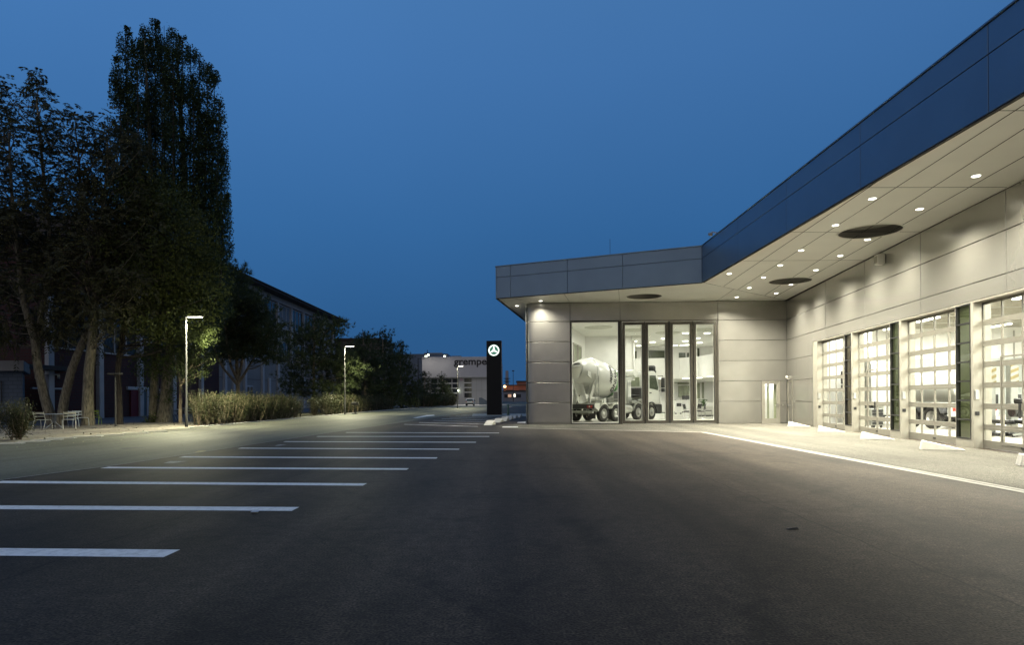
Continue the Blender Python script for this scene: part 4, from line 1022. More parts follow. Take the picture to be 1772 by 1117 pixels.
t = thing('desktop_monitor', 'dark monitor standing on the long reception counter', 'monitor', (p[0] + .1, p[1] - .05, 1.212))
mb = MB(); mb.cbox(-.45, .45, -.02, .02, .1, .5, .01); mb.build('screen', M_dark, t); mb = MB(); mb.box(-.12, .12, -.1, .1, 0, .015); mb.box(-.02, .02, -.01, .03, .0, .2); mb.build('stand', M_steel, t)
p = on_floor(1220, 53.2)
for k, (dx, lb) in enumerate(((-.55, 'open dark folder lying on the left of the office desk'), (.35, 'stack of papers lying on the right of the office desk'))):
    mb = MB(); mb.box(-.2, .2, -.14, .14, 0, .03 + .03 * k); o = mb.build('paper_stack', M_seat if k == 0 else M_white); o.location = (p[0] + dx, p[1] - .1, .792); tag(o, lb, 'papers')
t = thing('potted_plant', 'slender green plant in a pot near the right showroom wall', 'plant', on_floor(1217.5, 58))
mb = MB(); mb.lathe([(0, .18), (.45, .24), (.45, .2), (.4, .001)], (0, 0, 0), (0, 0, 1), 18); mb.build('pot', M_white, t, smooth=40)
mb = MB(); 
for k in range(5): mb.tube([(0, 0, .36), (0, 0, .42), (.1 * math.cos(k * 1.3), .1 * math.sin(k * 1.3), 1.0), (.28 * math.cos(k * 1.3), .28 * math.sin(k * 1.3), 1.7)], [.018, .018, .012, .006], 5)
mb.tube([(0, 0, .3), (0, 0, .46)], .04, 8)
mb.build('stems', M_steel, t)
P = np.c_[rng.normal(0, .2, (260, 2)), rng.uniform(.8, 1.9, 260)]; P[:, :2] *= (P[:, 2:3] / 1.6)
P += np.array(t.location); A = unit(rng.normal(0, 1, (260, 3))) * .12; B = unit(np.cross(A, rng.normal(0, 1, (260, 3)))) * .04
quads(P, A, B, 'leaves', leafmat('pot_plant_leaf', (.03, .07, .02), (.06, .12, .03)), t)
t.scale = (.7,) * 3

# ================================================================== YARD OBJECTS
t = thing('totem_sign', 'tall black totem sign with a glowing three pointed star emblem', 'sign', (-1.62, 60.1, 0), R_(-8))
mb = MB(); mb.cbox(-.70, .70, -.2, .2, .04, 6.92, .02); mb.build('slab', M_totem, t)
mb = MB(); mb.box(.702, .716, -.16, -.12, .1, 6.9); mb.build('edge_trim', M_chrome, t)
mb = MB(); mb.cbox(-.8, .8, -.3, .3, 0, .045, .01); mb.build('base_plate', M_steel, t)
mb = MB(); c = Vector((0, -.225, 6.02)); R0, R1 = .40, .50
n = 56
vs = []; fs = []
for k in range(n):
    a = 2 * PI * k / n
    for r in (R0, R1):
        for y in (-.235, -.2): vs.append((r * math.cos(a), y, 6.02 + r * math.sin(a)))
for k in range(n):
    j = (k + 1) % n; b = 4 * k; d = 4 * j
    fs += [(b, b + 2, d + 2, d), (b + 1, d + 1, d + 3, b + 3), (b, d, d + 1, b + 1), (b + 2, b + 3, d + 3, d + 2)]
mb.add(vs, fs)
pts = []
for k in range(6):
    a = PI / 2 + k * PI / 3; r = .42 if k % 2 == 0 else .115
    pts.append((r * math.cos(a), 6.02 + r * math.sin(a)))
mb2 = pts
for k in range(0, 6, 2):   # three spear arms, tip slightly blunt
    a = PI / 2 + k * PI / 3; tip = .43
    l = a + PI / 2
    def q(r, s): return (r * math.cos(a) + s * math.cos(l), 6.02 + r * math.sin(a) + s * math.sin(l))
    poly = [q(tip, .02), q(tip, -.02), q(.05, -.088), (0, 6.02), q(.05, .088)]
    mb.xprism(poly, -.238, -.2)
mb.build('star_emblem', M_logo, t)
mb = MB(); mb.lathe([(0, .001), (0, .545)], (0, -.2035, 6.02), (0, 1, 0), 48); mb.build('emblem_glow', M_halo, t)

# wedge shaped wheel guards
def wedge(loc, rz, label, L=1.1, wd=.42, h=.27):
    t = MB(); t.hexa([(0, -wd / 2, 0), (L, -wd / 2 + .03, 0), (L, wd / 2 - .03, 0), (0, wd / 2, 0), (.06, -wd / 2 + .03, h), (L, -wd / 2 + .03, .015), (L, wd / 2 - .03, .015), (.06, wd / 2 - .03, h)])
    bmx = t.build('wheel_guard', M_conc); bmx.location = loc; bmx.rotation_euler = (0, 0, rz)
    bm = bmesh.new(); bm.from_mesh(bmx.data); bmesh.ops.bevel(bm, geom=list(bm.edges), offset=.012, segments=1, affect='EDGES'); bm.to_mesh(bmx.data); bm.free()
    return bmx
w0 = None
for k, (s, off, lb) in enumerate(((4.55, 1.25, 'white concrete wheel guard farthest away below the first gate pillar'), (9.8, 1.45, 'white concrete wheel guard between the first and second gates'),
                                  (14.9, 1.6, 'white concrete wheel guard between the second and third gates'), (19.65, 1.75, 'white concrete wheel guard between the third and fourth gates, second largest in view'),
                                  (24.2, 1.8, 'white concrete wheel guard cut by the right picture edge'))):
    p = WING.p(s, off, .004); d = WING.e * .35 - WING.n * 1.05
    o = wedge(p, math.atan2(d.y, d.x), lb) if w0 is None else w0.copy()
    if w0 is None: w0 = o
    else: col.objects.link(o); o.location = p; o.rotation_euler = (0, 0, math.atan2(d.y, d.x))
    tag(o, lb, 'wheel guard', 'concrete wheel guards before the gates')
BL = [(846, 736.6, 'nearest'), (861, 732.2, 'second nearest'), (872, 729.4, 'third nearest'), (880, 727.2, 'fourth nearest'), (888, 725, 'fifth nearest'), (896, 723.2, 'farthest')]
for u, v, nm in BL:
    p = G(u, v); o = w0.copy(); col.objects.link(o); o.location = (p.x + .1, p.y + .9, 0.004); o.rotation_euler = (0, 0, R_(-100)); o.scale = (.9, 1.35, 1)
    tag(o, f'{nm} white wedge block in the row between bay lines and rounded corner', 'wheel guard', 'concrete wheel guards at the far parking bays')
# flush slabs stepping along the street edge
sl = None
SL = [(12, 769.3), (58, 765.6), (82, 762.5), (106, 759.5), (154, 756.6), (192, 753.7), (235, 750.6), (268, 748.2)]
for i, (u, v) in enumerate(SL):
    p = G(u, v)
    if sl is None:
        mb = MB(); mb.cbox(-.58, .58, -.13, .13, 0, .032, .008); sl = o = mb.build('kerb_slab', M_conc)
    else: o = sl.copy(); col.objects.link(o)
    o.location = (p.x, p.y, .004); o.rotation_euler = (0, 0, R_(6))
    tag(o, ['pale kerb slab nearest, at the left picture edge below the bushes', 'pale kerb slab second in the stepped row along the gravel', 'pale kerb slab third in the stepped row along the gravel', 'pale kerb slab fourth in the stepped row, in front of the chairs',
            'pale kerb slab fifth in the stepped row, before the straight trunk', 'pale kerb slab sixth in the stepped row, before the low path light', 'pale kerb slab seventh in the stepped row along the gravel', 'pale kerb slab last of the stepped row towards the lit lamp'][i], 'kerb slab', 'kerb slabs along the street edge')

# bollard by the totem
p = G(879.5, 719)
t = thing('bollard', 'small green grey bollard beside the black totem sign', 'bollard', (p.x, p.y, .01))
mb = MB(); mb.lathe([(0, .16), (.03, .16), (.03, .1), (.95, .1), (1.0, .06), (1.0, .001)], (0, 0, 0), (0, 0, 1), 18); mb.build('post', mat('green_grey_paint', (.12, .2, .16), .5), t, smooth=40)
mb = MB(); mb.box(.05, .28, -.05, .05, .7, .8); mb.build('arm', M_chrome, t)

# street lamps
def street_lamp(loc, H, label, on=True, power=P_STREET):
    t = thing('street_lamp', label, 'street lamp', loc, 0, 'street lamps along the road')
    mb = MB(); mb.lathe([(0, .16), (.02, .16), (.02, .085), (1.2, .08), (1.22, .068), (H, .05), (H + .02, .001)], (0, 0, 0), (0, 0, 1), 16); mb.build('pole', M_galv, t, smooth=40)
    mb = MB(); mb.prism([(-.06, -.06), (.15, -.12), (.9, -.13), (1.02, -.07), (1.02, .07), (.9, .13), (.15, .12), (-.06, .06)], H - .05, H + .015); hd = mb.build('lamp_head', M_galv, t)
    mb = MB(); mb.box(.14, .95, -.10, .10, H - .07, H - .052); mb.build('led_panel', M_street_led if on else M_ceil, hd)
    mb = MB(); mb.cbox(-.09, -.06, -.06, .06, .9, 1.25, .005); mb.build('access_cover', M_galv, t)
    if on:
        lamp('street_lamp_beam', 'AREA', (loc[0] + .62, loc[1], loc[2] + H - .10), power * .44, (1, .96, .68), shape='RECTANGLE', size=.7, size_y=.22, spread=R_(136))
        lamp('street_lamp_stray', 'POINT', (loc[0] + .75, loc[1], loc[2] + H - .16), power * .12, (1, .97, .68), shadow_soft_size=.1)
        for sg_ in (-1, 1): lamp('street_lamp_side_beam', 'SPOT', (loc[0] + .55, loc[1] + sg_ * .05, loc[2] + H - .12), power * 3.1, (1, .96, .60), rot=(sg_ * R_(60), R_(-6), 0), spot_size=R_(62), spot_blend=1.0, shadow_soft_size=.12)
    return t
street_lamp((-19.24, 38.26, 0), 6.57, 'lit street lamp nearest the viewer beside the tall poplar')
street_lamp((-17.3, 67.03, 0), 7.1, 'lit street lamp rising from the middle hedge before the pines')
street_lamp((-20.7, 9.0, 0), 6.57, 'lit street lamp of the same row just outside the left picture edge', power=P_STREET * .22)  # unseen lamp added to the row to light the near road
street_lamp((-8.75, 104, 0), 6.8, 'small lit street lamp before the white industrial hall', power=P_STREET * .45)
p = G(724, 706.5)
t = thing('unlit_lamp_post', 'tall dark unlit lamp post before the small pines', 'street lamp', (p.x, p.y, 0))
Hh = at(724, 621, p.y).z
mb = MB(); mb.lathe([(0, .12), (.02, .09), (Hh, .06), (Hh + .02, .001)], (0, 0, 0), (0, 0, 1), 12); mb.build('pole', M_galv, t, smooth=40)
mb = MB(); mb.cbox(-.05, 1.15, -.12, .12, Hh - .05, Hh + .05, .02); mb.build('lamp_head', M_galv, t)
p = Vector((-24.4, 39.84, 0))
t = thing('path_light', 'low unlit path light with a flat top between the tree trunks', 'path light', p)
mb = MB(); mb.lathe([(0, .1), (.02, .1), (.02, .055), (3.2, .05)], (0, 0, 0), (0, 0, 1), 12); mb.build('post', M_galv, t, smooth=40)
mb = MB(); mb.cbox(-.38, .38, -.2, .2, 3.2, 3.3, .03); mb.build('lamp_head', M_galv, t)
p = G(614.5, 718)
t = thing('garden_spotlight', 'small garden spotlight on a stand before the middle hedge', 'spotlight', (p.x, p.y, .05))
mb = MB(); mb.cbox(-.3, .3, -.15, .15, 0, .06, .01); mb.tube([(0, 0, .05), (0, 0, .9)], .05); mb.build('stand', M_dark, t)
mb = MB(); mb.cbox(-.36, .36, -.2, .14, .9, 1.2, .03); mb.build('lamp_head', M_galv, t)
# manhole
p = G(229, 776.5); mb = MB(); mb.lathe([(0, .001), (0, .34), (-.003, .36)], (p.x, p.y, .0125), (0, 0, 1), 30); tag(mb.build('manhole_cover', mat('cast_iron', (.03, .03, .028), .6, .4, .3, 20)), 'dark round manhole cover set in the street', 'manhole cover')
p = G(441, 889); mb = MB()
mb.cbox(-.05, .05, -.03, .03, 0, .025, .008); o = mb.build('crushed_can', M_chrome); o.location = (p.x, p.y, .006); tag(o, 'tiny crushed can beside the second bay line', 'can')
p = G(1371, 917); mb = MB(); mb.hexa([(-.06, -.02, 0), (.07, -.03, 0), (.05, .03, 0), (-.07, .02, 0), (-.05, -.015, .012), (.05, -.02, .03), (.04, .02, .015), (-.05, .015, .01)]); o = mb.build('leaf_scrap', M_dark); o.location = (p.x, p.y, .002); tag(o, 'small dark curled leaf lying alone on the open asphalt', 'leaf')

# ------------------------------------------------------------------ garden chairs and tables
def garden_chair(m, label=None, group='metal garden chairs under the trees'):
    t = thing('garden_chair', label, 'chair', (0, 0, 0), 0, group)
    mb = MB()
    for k in range(6): mb.cbox(-.25, .25, -.24 + k * .082, -.24 + k * .082 + .07, .455, .475, .006)
    mb.build('seat', m, t)
    mb = MB()
    for k, z in enumerate((.62, .76, .81)):
        y = .25 + (z - .45) * .32
        mb.hexa([(-.25, y, z), (.25, y, z), (.25, y + .02, z), (-.25, y + .02, z), (-.26, y + .015, z + (.04 if k != 1 else .045)), (.26, y + .015, z + .045), (.26, y + .035, z + .045), (-.26, y + .035, z + .045)])
    for s in (-1, 1): mb.tube([(s * .25, .22, .45), (s * .26, .40, .88)], .014, 6)
    mb.build('backrest', m, t)
    for s in (-1, 1):
        mb = MB(); mb.tube([(s * .25, -.18, .45), (s * .27, -.26, .42), (s * .27, -.31, 0)], .016, 6); mb.build('leg', m, t)
        mb = MB(); mb.tube([(s * .25, .2, .45), (s * .27, .27, .40), (s * .27, .40, 0)], .016, 6); mb.build('leg', m, t)
    return t
def setc(t, loc, rz, sc_=1.12): t.location = loc; t.rotation_euler = (0, 0, rz); t.scale = (sc_,) * 3
ch = garden_chair(M_chairw, 'cream metal garden chair with its back turned, left of the round table')
setc(ch, (-26.95, 37.2, .01), R_(185))
ch2 = dup(ch, (-25.5, 37.3, .01), R_(215), 'cream metal garden chair turned sideways, right of the round table')
cb_ = garden_chair(M_chairb, 'grey blue garden chair behind the right end of the round table'); setc(cb_, (-26.75, 39.2, .01), R_(10))
dup(cb_, (-27.5, 41.3, .01), R_(60), 'grey blue garden chair half hidden by the straight trunk', 1.12)
cg_ = garden_chair(M_chairg, 'green metal garden chair beside the straight trunk'); setc(cg_, (-27.9, 43.3, .01), R_(200))
def round_table(loc, label, m, R1=.62):
    t = thing('round_table', label, 'table', loc, 0, 'round garden tables')
    t.scale = (1.12,) * 3
    mb = MB(); mb.lathe([(.72, .001), (.72, R1), (.74, R1 + .01), (.75, R1), (.75, .001)], (0, 0, 0), (0, 0, 1), 36); mb.build('tabletop', m, t)
    for k in range(3):
        a = k * 2.1; mb = MB(); mb.tube([(.08 * math.cos(a), .08 * math.sin(a), .72), (.06 * math.cos(a), .06 * math.sin(a), .3), (.42 * math.cos(a), .42 * math.sin(a), 0)], .018, 6); mb.build('leg', m, t)
    return t
round_table((-27.0, 38.2, .01), 'round metal table between the cream chairs', M_chairb)
round_table((-24.8, 48.6, .01), 'dark round table behind the poplar trunks', M_galv, .5)
dup(cb_, (-24.25, 48.9, .01), R_(170), 'grey blue garden chair facing away behind the lit lamp pole', 1.2)
dup(cb_, (-25.6, 48.7, .01), R_(-80), 'grey blue garden chair just right of the poplar trunks', 1.1)

# ================================================================== VEGETATION
B_pale = barkmat('pale_bark', (.09, .08, .055), (.24, .215, .15)); B_dark = barkmat('dark_bark', (.022, .018, .014), (.06, .05, .038)); B_pine = barkmat('pine_bark', (.13, .10, .07), (.30, .24, .16))
L_pop = leafmat('poplar_leaf', (.022, .040, .014), (.055, .080, .026)); L_ail = leafmat('ailanthus_leaf', (.040, .046, .020), (.095, .088, .040)); L_wal = leafmat('walnut_leaf', (.036, .050, .012), (.085, .100, .022))
L_pine = leafmat('pine_needle', (.030, .045, .018), (.072, .092, .036)); L_lamp = leafmat('maple_leaf', (.030, .046, .014), (.070, .088, .028)); L_hedge = leafmat('hedge_leaf', (.030, .040, .014), (.085, .086, .040), 2.5)
L_ivy = leafmat('ivy_leaf', (.045, .07, .016), (.11, .14, .035))
def in_poly(u, v, poly):
    c = False; n = len(poly); j = n - 1
    for i in range(n):
        a, b = poly[i], poly[j]
        if (a[1] > v) != (b[1] > v) and u < (b[0] - a[0]) * (v - a[1]) / (b[1] - a[1]) + a[0]: c = not c
        j = i
    return c
def clumps(poly, Y, dY, n, mind=14):
    us = [p[0] for p in poly]; vs = [p[1] for p in poly]; out = []; uv = []
    k = 0
    while len(out) < n and k < 20000:
        k += 1; u = random.uniform(min(us), max(us)); v = random.uniform(min(vs), max(vs))
        if not in_poly(u, v, poly): continue
        if k < 12000 and any((u - a) ** 2 + (v - b) ** 2 < mind ** 2 for a, b in uv): continue
        uv.append((u, v)); out.append(at(u, v, Y + random.uniform(-1, 1) * dY))
    return out
def branch(mb, a, b, r0, r1, sag=.15, n=6, rise=0):
    a = Vector(a); b = Vector(b); L = (b - a).length; pts = []; rr = []
    j = Vector((random.uniform(-1, 1), random.uniform(-1, 1), random.uniform(-.5, .5))) * L * .06
    for i in range(n + 1):
        t = i / n; p = a.lerp(b, t) + j * math.sin(PI * t) + Vector((0, 0, 1)) * (rise * L * (t * t - t) * 1.0)
        pts.append(p); rr.append(r0 + (r1 - r0) * t ** .8)
    mb.tube(pts, rr, 6, cap=False); return pts
def leaf_cloud(cl, per, sig, size, parent, m, droop=.0, aspect=.5, name='crown', fill=None):
    P = []
    for c in cl:
        s = sig * random.uniform(.75, 1.25); n_ = int(per * random.uniform(.6, 1.4)); sz = (s, s, s * .75) if not isinstance(fill, tuple) else tuple(s * f for f in fill)
        q = rng.normal(0, 1, (n_, 3)); P.append(np.array(c) + q * np.array(sz))
    P = np.concatenate(P); n = len(P)
    A = rng.normal(0, 1, (n, 3)); A[:, 2] -= droop; A = unit(A) * (size * rng.uniform(.5, 1.3, (n, 1)))
    B = unit(np.cross(A, rng.normal(0, 1, (n, 3)))) * np.linalg.norm(A, axis=1, keepdims=True) * aspect
    return quads(P, A, B, name, m, parent)
def frond_cloud(cl, nf, L, parent, m, out_from, name='crown', sig=.5):
    P = []; A = []; B = []
    for c in cl:
        c = np.array(c); o = unit((c - np.array(out_from))[None])[0]
        for _ in range(int(nf * random.uniform(.6, 1.4))):
            d = unit((o * .55 + rng.normal(0, .8, 3))[None])[0]; st = c + rng.normal(0, sig, 3); LL = L * random.uniform(.7, 1.3)
            side = unit(np.cross(d, [0, 0, 1.0])[None])[0]
            for k in range(7):
                tt = (k + 1) / 7; p = st + d * LL * tt - np.array([0, 0, 1]) * LL * .55 * tt * tt
                for s in (-1, 1):
                    a = side * s * .8 + d * .5 - np.array([0, 0, .45]); a = a / np.linalg.norm(a) * LL * .21
                    P.append(p + a); A.append(a); B.append(np.cross(a, rng.normal(0, 1, 3)))
    P = np.array(P); A = np.array(A); B = unit(np.array(B)) * np.linalg.norm(A, axis=1, keepdims=True) * .36
    return quads(P, A, B, name, m, parent)
def tree_thing(name, label, cat, base): return thing(name, label, cat, base)
def trunk_pts(uvs, Y): return [at(u, v, Y) for u, v in uvs]
def near_on(pts, c, below=1.5):
    best = None; bd = 1e9
    for i in range(len(pts) - 1):
        for k in range(6):
            p = pts[i].lerp(pts[i + 1], k / 6)
            if p.z > c.z - below * .4: continue
            d = (Vector((p.x, p.y, 0)) - Vector((c.x, c.y, 0))).length * .9 + abs(c.z - below - p.z)
            if d < bd: bd = d; best = p
    return best or pts[0]

# 1 forked ailanthus at far left
t = tree_thing('ailanthus_tree', 'forked feathery leaved tree with two leaning trunks at the far left', 'tree', (-30.6, 43.0, 0))
TA = trunk_pts([(92, 738), (78, 690), (66, 640), (60, 590), (40, 520), (30, 430), (20, 330), (15, 230)], 43.0)
TB = trunk_pts([(105, 737), (112, 690), (124, 640), (142, 595), (160, 555), (168, 500), (150, 430), (140, 330), (135, 250)], 42.6)
mb = MB(); mb.tube(TA, [.36, .30, .27, .24, .2, .15, .1, .05], 10); mb.tube(TB, [.34, .28, .25, .23, .2, .16, .13, .09, .04], 10)
TC = trunk_pts([(62, 600), (80, 500), (86, 400), (75, 300), (62, 160)], 43.3); mb.tube(TC, [.2, .16, .13, .1, .04], 8)
polyL = [(-70, 170), (0, 150), (10, 150), (35, 190), (58, 128), (78, 128), (95, 170), (118, 205), (158, 202), (172, 215), (186, 250), (188, 330), (205, 440), (170, 560), (60, 590), (-70, 590)]
cl = clumps(polyL, 43, 3.2, 125, 18)
cl += clumps([(-70, 180), (5, 150), (40, 185), (62, 128), (85, 140), (125, 205), (165, 205), (185, 250), (185, 330), (-70, 330)], 43, 3.0, 34, 15)
for c in cl:
    T_ = random.choice((TA, TB, TC)); s = min((near_on(X, c) for X in (TA, TB, TC)), key=lambda p: (p - c).length)
    branch(mb, s, c, .05, .012, rise=.3)
mb.build('trunk', B_pale, t, world=True, smooth=60)
cl += clumps([(-70, 420), (40, 330), (150, 300), (205, 420), (185, 560), (120, 600), (40, 560), (-70, 600)], 43.5, 2.8, 85, 15)
cl += clumps([(-70, 330), (60, 300), (120, 400), (110, 590), (-70, 590)], 42, 2.2, 45, 16)
frond_cloud(cl, 20, .52, t, L_ail, TA[4], sig=.40)
# 2 straight trunk
t = tree_thing('broadleaf_tree', 'straight pale trunked tree right of the garden table', 'tree', (-27.5, 42.0, 0))
T1 = trunk_pts([(152, 738), (152, 690), (154, 640), (160, 590), (163, 540), (172, 440), (180, 340), (190, 260)], 42.0)
mb = MB(); mb.tube(T1, [.42, .33, .31, .28, .24, .18, .1, .04], 10)
cl = clumps([(120, 330), (160, 230), (200, 205), (250, 260), (262, 400), (250, 540), (180, 590), (110, 560), (100, 430)], 42, 2.6, 90, 15)
for c in cl: branch(mb, near_on(T1, c), c, .06, .012, rise=.3)
mb.build('trunk', B_pale, t, world=True, smooth=60)
frond_cloud(cl, 22, .52, t, L_ail, T1[4], sig=.5)
# 3 dark trunk with wide crown
t = tree_thing('walnut_tree', 'dark trunked tree with a wide yellow green crown before the poplar', 'tree', (-26.5, 43.7, 0))
T2 = trunk_pts([(207, 736), (206, 690), (204, 640), (212, 580), (225, 500), (240, 420), (255, 340)], 43.7)
mb = MB(); mb.tube(T2, [.24, .2, .19, .17, .14, .1, .04], 8)
cl = clumps([(195, 330), (240, 285), (290, 300), (335, 370), (362, 440), (372, 520), (352, 585), (300, 590), (230, 575), (185, 500), (185, 400)], 43.3, 2.6, 130, 14)
for c in cl: branch(mb, near_on(T2, c), c, .05, .01, rise=.25)
mb.build('trunk', B_dark, t, world=True, smooth=60)
leaf_cloud(cl, 300, .60, .115, t, L_wal, droop=.9, aspect=.42)
# 4 poplar
t = tree_thing('poplar_tree', 'tallest tree, a dark columnar poplar on two ivy clad trunks', 'tree', (-25.6, 47.0, 0))
PA = trunk_pts([(266, 733), (266, 690), (268, 640), (275, 570), (270, 450), (262, 300), (255, 160), (250, 70)], 47.1)
PB = trunk_pts([(284, 733), (287, 690), (291, 640), (300, 560), (315, 440), (320, 300), (310, 160), (305, 75)], 46.9)
mb = MB(); mb.tube(PA, [.36, .30, .28, .25, .22, .16, .1, .03], 10); mb.tube(PB, [.60, .42, .36, .32, .26, .2, .12, .03], 10)
lead = [(216, 50, 225, 330), (206, 105, 212, 340), (238, 72, 240, 380), (252, 48, 252, 420), (268, 40, 270, 420), (284, 44, 285, 420), (300, 58, 300, 420), (316, 66, 314, 430), (330, 84, 328, 440), (345, 90, 342, 440), (360, 115, 352, 450), (372, 128, 362, 480), (380, 175, 370, 500), (386, 250, 374, 560), (388, 340, 378, 560), (262, 110, 262, 500), (300, 120, 305, 520), (335, 150, 335, 540), (230, 150, 235, 480), (355, 200, 352, 570), (212, 200, 222, 470), (374, 400, 360, 600), (280, 90, 282, 520)]
P_all = []; mbl = MB()
for ut, vt, ub, vb in lead:
    Y = 47 + random.uniform(-2.2, 2.2)
    top = at(ut, vt, Y); bot = at(ub, vb, Y); st = near_on(random.choice((PA, PB)), bot, 2)
    pts = [st, bot.lerp(st, .35), bot.lerp(top, .3), bot.lerp(top, .65), top]
    mbl.tube(pts, [.10, .09, .07, .045, .015], 6, cap=False)
    L = (top - bot).length; nn = int(L * 430)
    tt = rng.beta(1.0, 1.0, nn); rad = .62 * (1 - tt) ** .45 + .10
    # leaves gathered into short side sprays
    ns = int(L * 6); sp = rng.uniform(0, 1, ns); sa = rng.uniform(0, 2 * PI, ns); idx = rng.integers(0, ns, nn)
    t_ = np.clip(sp[idx] + rng.normal(0, .018, nn), 0, 1.0); a_ = sa[idx] + rng.normal(0, .55, nn); rr = (.62 * (1 - sp[idx]) ** .4 + .16) * np.sqrt(rng.uniform(0, 1, nn)) * 1.35
    b0 = np.array(bot); tp = np.array(top)
    P_ = b0 + (tp - b0) * t_[:, None]; P_[:, 0] += np.cos(a_) * rr; P_[:, 1] += np.sin(a_) * rr; P_[:, 2] += rr * .55
    P_all.append(P_)
mb.build('trunk', B_pale, t, world=True, smooth=60)
mbl.build('limbs', B_dark, t, world=True, smooth=60)
P = np.concatenate(P_all); n = len(P)
A = rng.normal(0, 1, (n, 3)); A[:, 2] += .6; A = unit(A) * .068 * rng.uniform(.6, 1.4, (n, 1)); B = unit(np.cross(A, rng.normal(0, 1, (n, 3)))) * .044
quads(P, A, B, 'crown', L_pop, t)
cl = clumps([(245, 600), (255, 570), (300, 565), (325, 575), (330, 620), (305, 650), (260, 655), (240, 640)], 46.2, 1.4, 40, 9)
leaf_cloud(cl, 110, .38, .09, t, L_ivy, name='low_shoots')
cl = [p + Vector((random.uniform(-.45, .45), random.uniform(-.5, .3), random.uniform(-.5, .5))) for p in (PA[0], PA[0], PA[0].lerp(PA[1], .5), PA[1], PA[1].lerp(PA[2], .4), PA[1].lerp(PA[2], .7), PB[1] + Vector((.5, 0, 0)), PB[1].lerp(PB[2], .4) + Vector((.5, 0, 0)), PB[1].lerp(PB[0], .4) + Vector((.5, 0, .2)), PB[0] + Vector((-.4, 0, .3)), PB[2], PB[2])]
leaf_cloud(cl, 110, .26, .08, t, L_ivy, name='ivy')
# 5 small tree by the lamp
t = tree_thing('young_maple_tree', 'small tree with bright lamp lit leaves beside the nearest street lamp', 'tree', (-22.9, 44.5, 0))
T3 = trunk_pts([(312, 734), (312, 700), (313, 668), (308, 640), (300, 615)], 44.5); T4 = trunk_pts([(313, 668), (325, 645), (345, 610), (362, 580)], 43.2)
mb = MB(); mb.tube(T3, [.13, .11, .1, .07, .03], 8); mb.tube(T4, [.09, .07, .05, .02], 6)
clA = clumps([(330, 575), (350, 562), (368, 572), (370, 598), (358, 612), (338, 610)], 41.8, .7, 15, 7)
clB = clumps([(318, 600), (350, 600), (365, 625), (350, 655), (318, 660), (300, 630)], 43.5, 1.0, 22, 8)
for c in clA + clB: branch(mb, near_on(T4, c, .6), c, .025, .006)
mb.build('trunk', B_pine, t, world=True, smooth=60)
leaf_cloud(clA + clB, 190, .27, .058, t, L_lamp, aspect=.6)
# pines
def pine(base, top_uv, Y, poly, ncl, label, fork=None, sig=.5, limbs_uv=(), per=150, limbs=True, size=.2):
    b = Vector(base); tp = at(top_uv[0], top_uv[1], Y)
    t = tree_thing('pine_tree', label, 'tree', b); t['group'] = 'pines along the street'
    tr = [b, b.lerp(tp, .2) + Vector((.1, 0, 0)), b.lerp(tp, .5), b.lerp(tp, .8), tp]; mb = MB(); mb.tube(tr, [.24, .19, .13, .07, .02], 8)
    paths = [tr]
    for j, lp in enumerate(limbs_uv):
        pts = [at(u, v, Y + (i * .45 if j % 2 else -i * .45)) for i, (u, v) in enumerate(lp)]; pts[0] = Vector((b.x + .08, b.y, pts[0].z))
        paths.append(pts); mb.tube(pts, [.15, .12, .095, .075, .055, .04][:len(pts)], 8, cap=False)
    cl = clumps(poly, Y, 2.4, ncl, 9)
    for c in cl:
        bl = 1.2 if not fork else .9
        src = min((near_on(q, c, bl) for q in paths), key=lambda p: (p - c).length)
        branch(mb, src, c, .035, .010, rise=.35)
    mb.build('trunk', B_pine, t, world=True, smooth=60)
    P = []; A = []; 
    for c in cl:   # upright needle tufts
        c = np.array(c); k = int(per / 12 * random.uniform(1.6, 2.8)); size = min(size, .24)
        ce = c + rng.normal(0, sig, (k, 3)) * [1, 1, .6]
        for e in ce:
            d = rng.normal(0, .7, (12, 3)); d[:, 2] += .7; d = unit(d) * size * rng.uniform(.7, 1.3, (12, 1)); P.append(e + d * .6); A.append(d)
    P = np.concatenate(P); A = np.concatenate(A); B = unit(np.cross(A, rng.normal(0, 1, (len(A), 3)))) * .024
    quads(P, A, B, 'crown', L_pine, t); return t
p = at(411, 700, 58); pine((p.x, p.y, 0), (405, 470), 58, [(372, 520), (385, 470), (405, 462), (418, 500), (450, 520), (470, 560), (488, 575), (480, 620), (455, 622), (432, 612), (412, 618), (392, 612), (372, 620), (362, 560)], 84, 'broad pine with a forked lit trunk above the nearest hedge', True, .62, limbs_uv=([(411, 668), (402, 656), (388, 640), (374, 616), (366, 585), (368, 555)], [(411, 664), (423, 648), (438, 622), (448, 588), (452, 550)], [(411, 660), (400, 635), (393, 600), (390, 560)], [(411, 658), (418, 630), (424, 590), (428, 540)]), per=210, size=.26)
p = at(541, 700, 75); pine((p.x, p.y, 0), (545, 548), 75, [(505, 590), (520, 556), (548, 545), (570, 560), (592, 562), (580, 590), (612, 620), (630, 640), (610, 665), (575, 690), (530, 690), (500, 680), (492, 640)], 75, 'pine with lamp lit lower boughs behind the second street lamp', None, .65, per=210, size=.28)
p = at(632, 700, 90); pine((p.x, p.y, 0), (628, 573), 90, [(612, 610), (628, 574), (645, 590), (655, 640), (650, 700), (600, 700), (600, 650)], 40, 'dark pine leftmost of the tight group beyond the second lamp', None, .6, per=230, size=.3)
p = at(664, 700, 100); pine((p.x, p.y, 0), (662, 577), 100, [(648, 610), (662, 577), (676, 590), (690, 640), (690, 700), (645, 700)], 42, 'dark pine in the middle of the tight group', None, .65, per=230, size=.32)
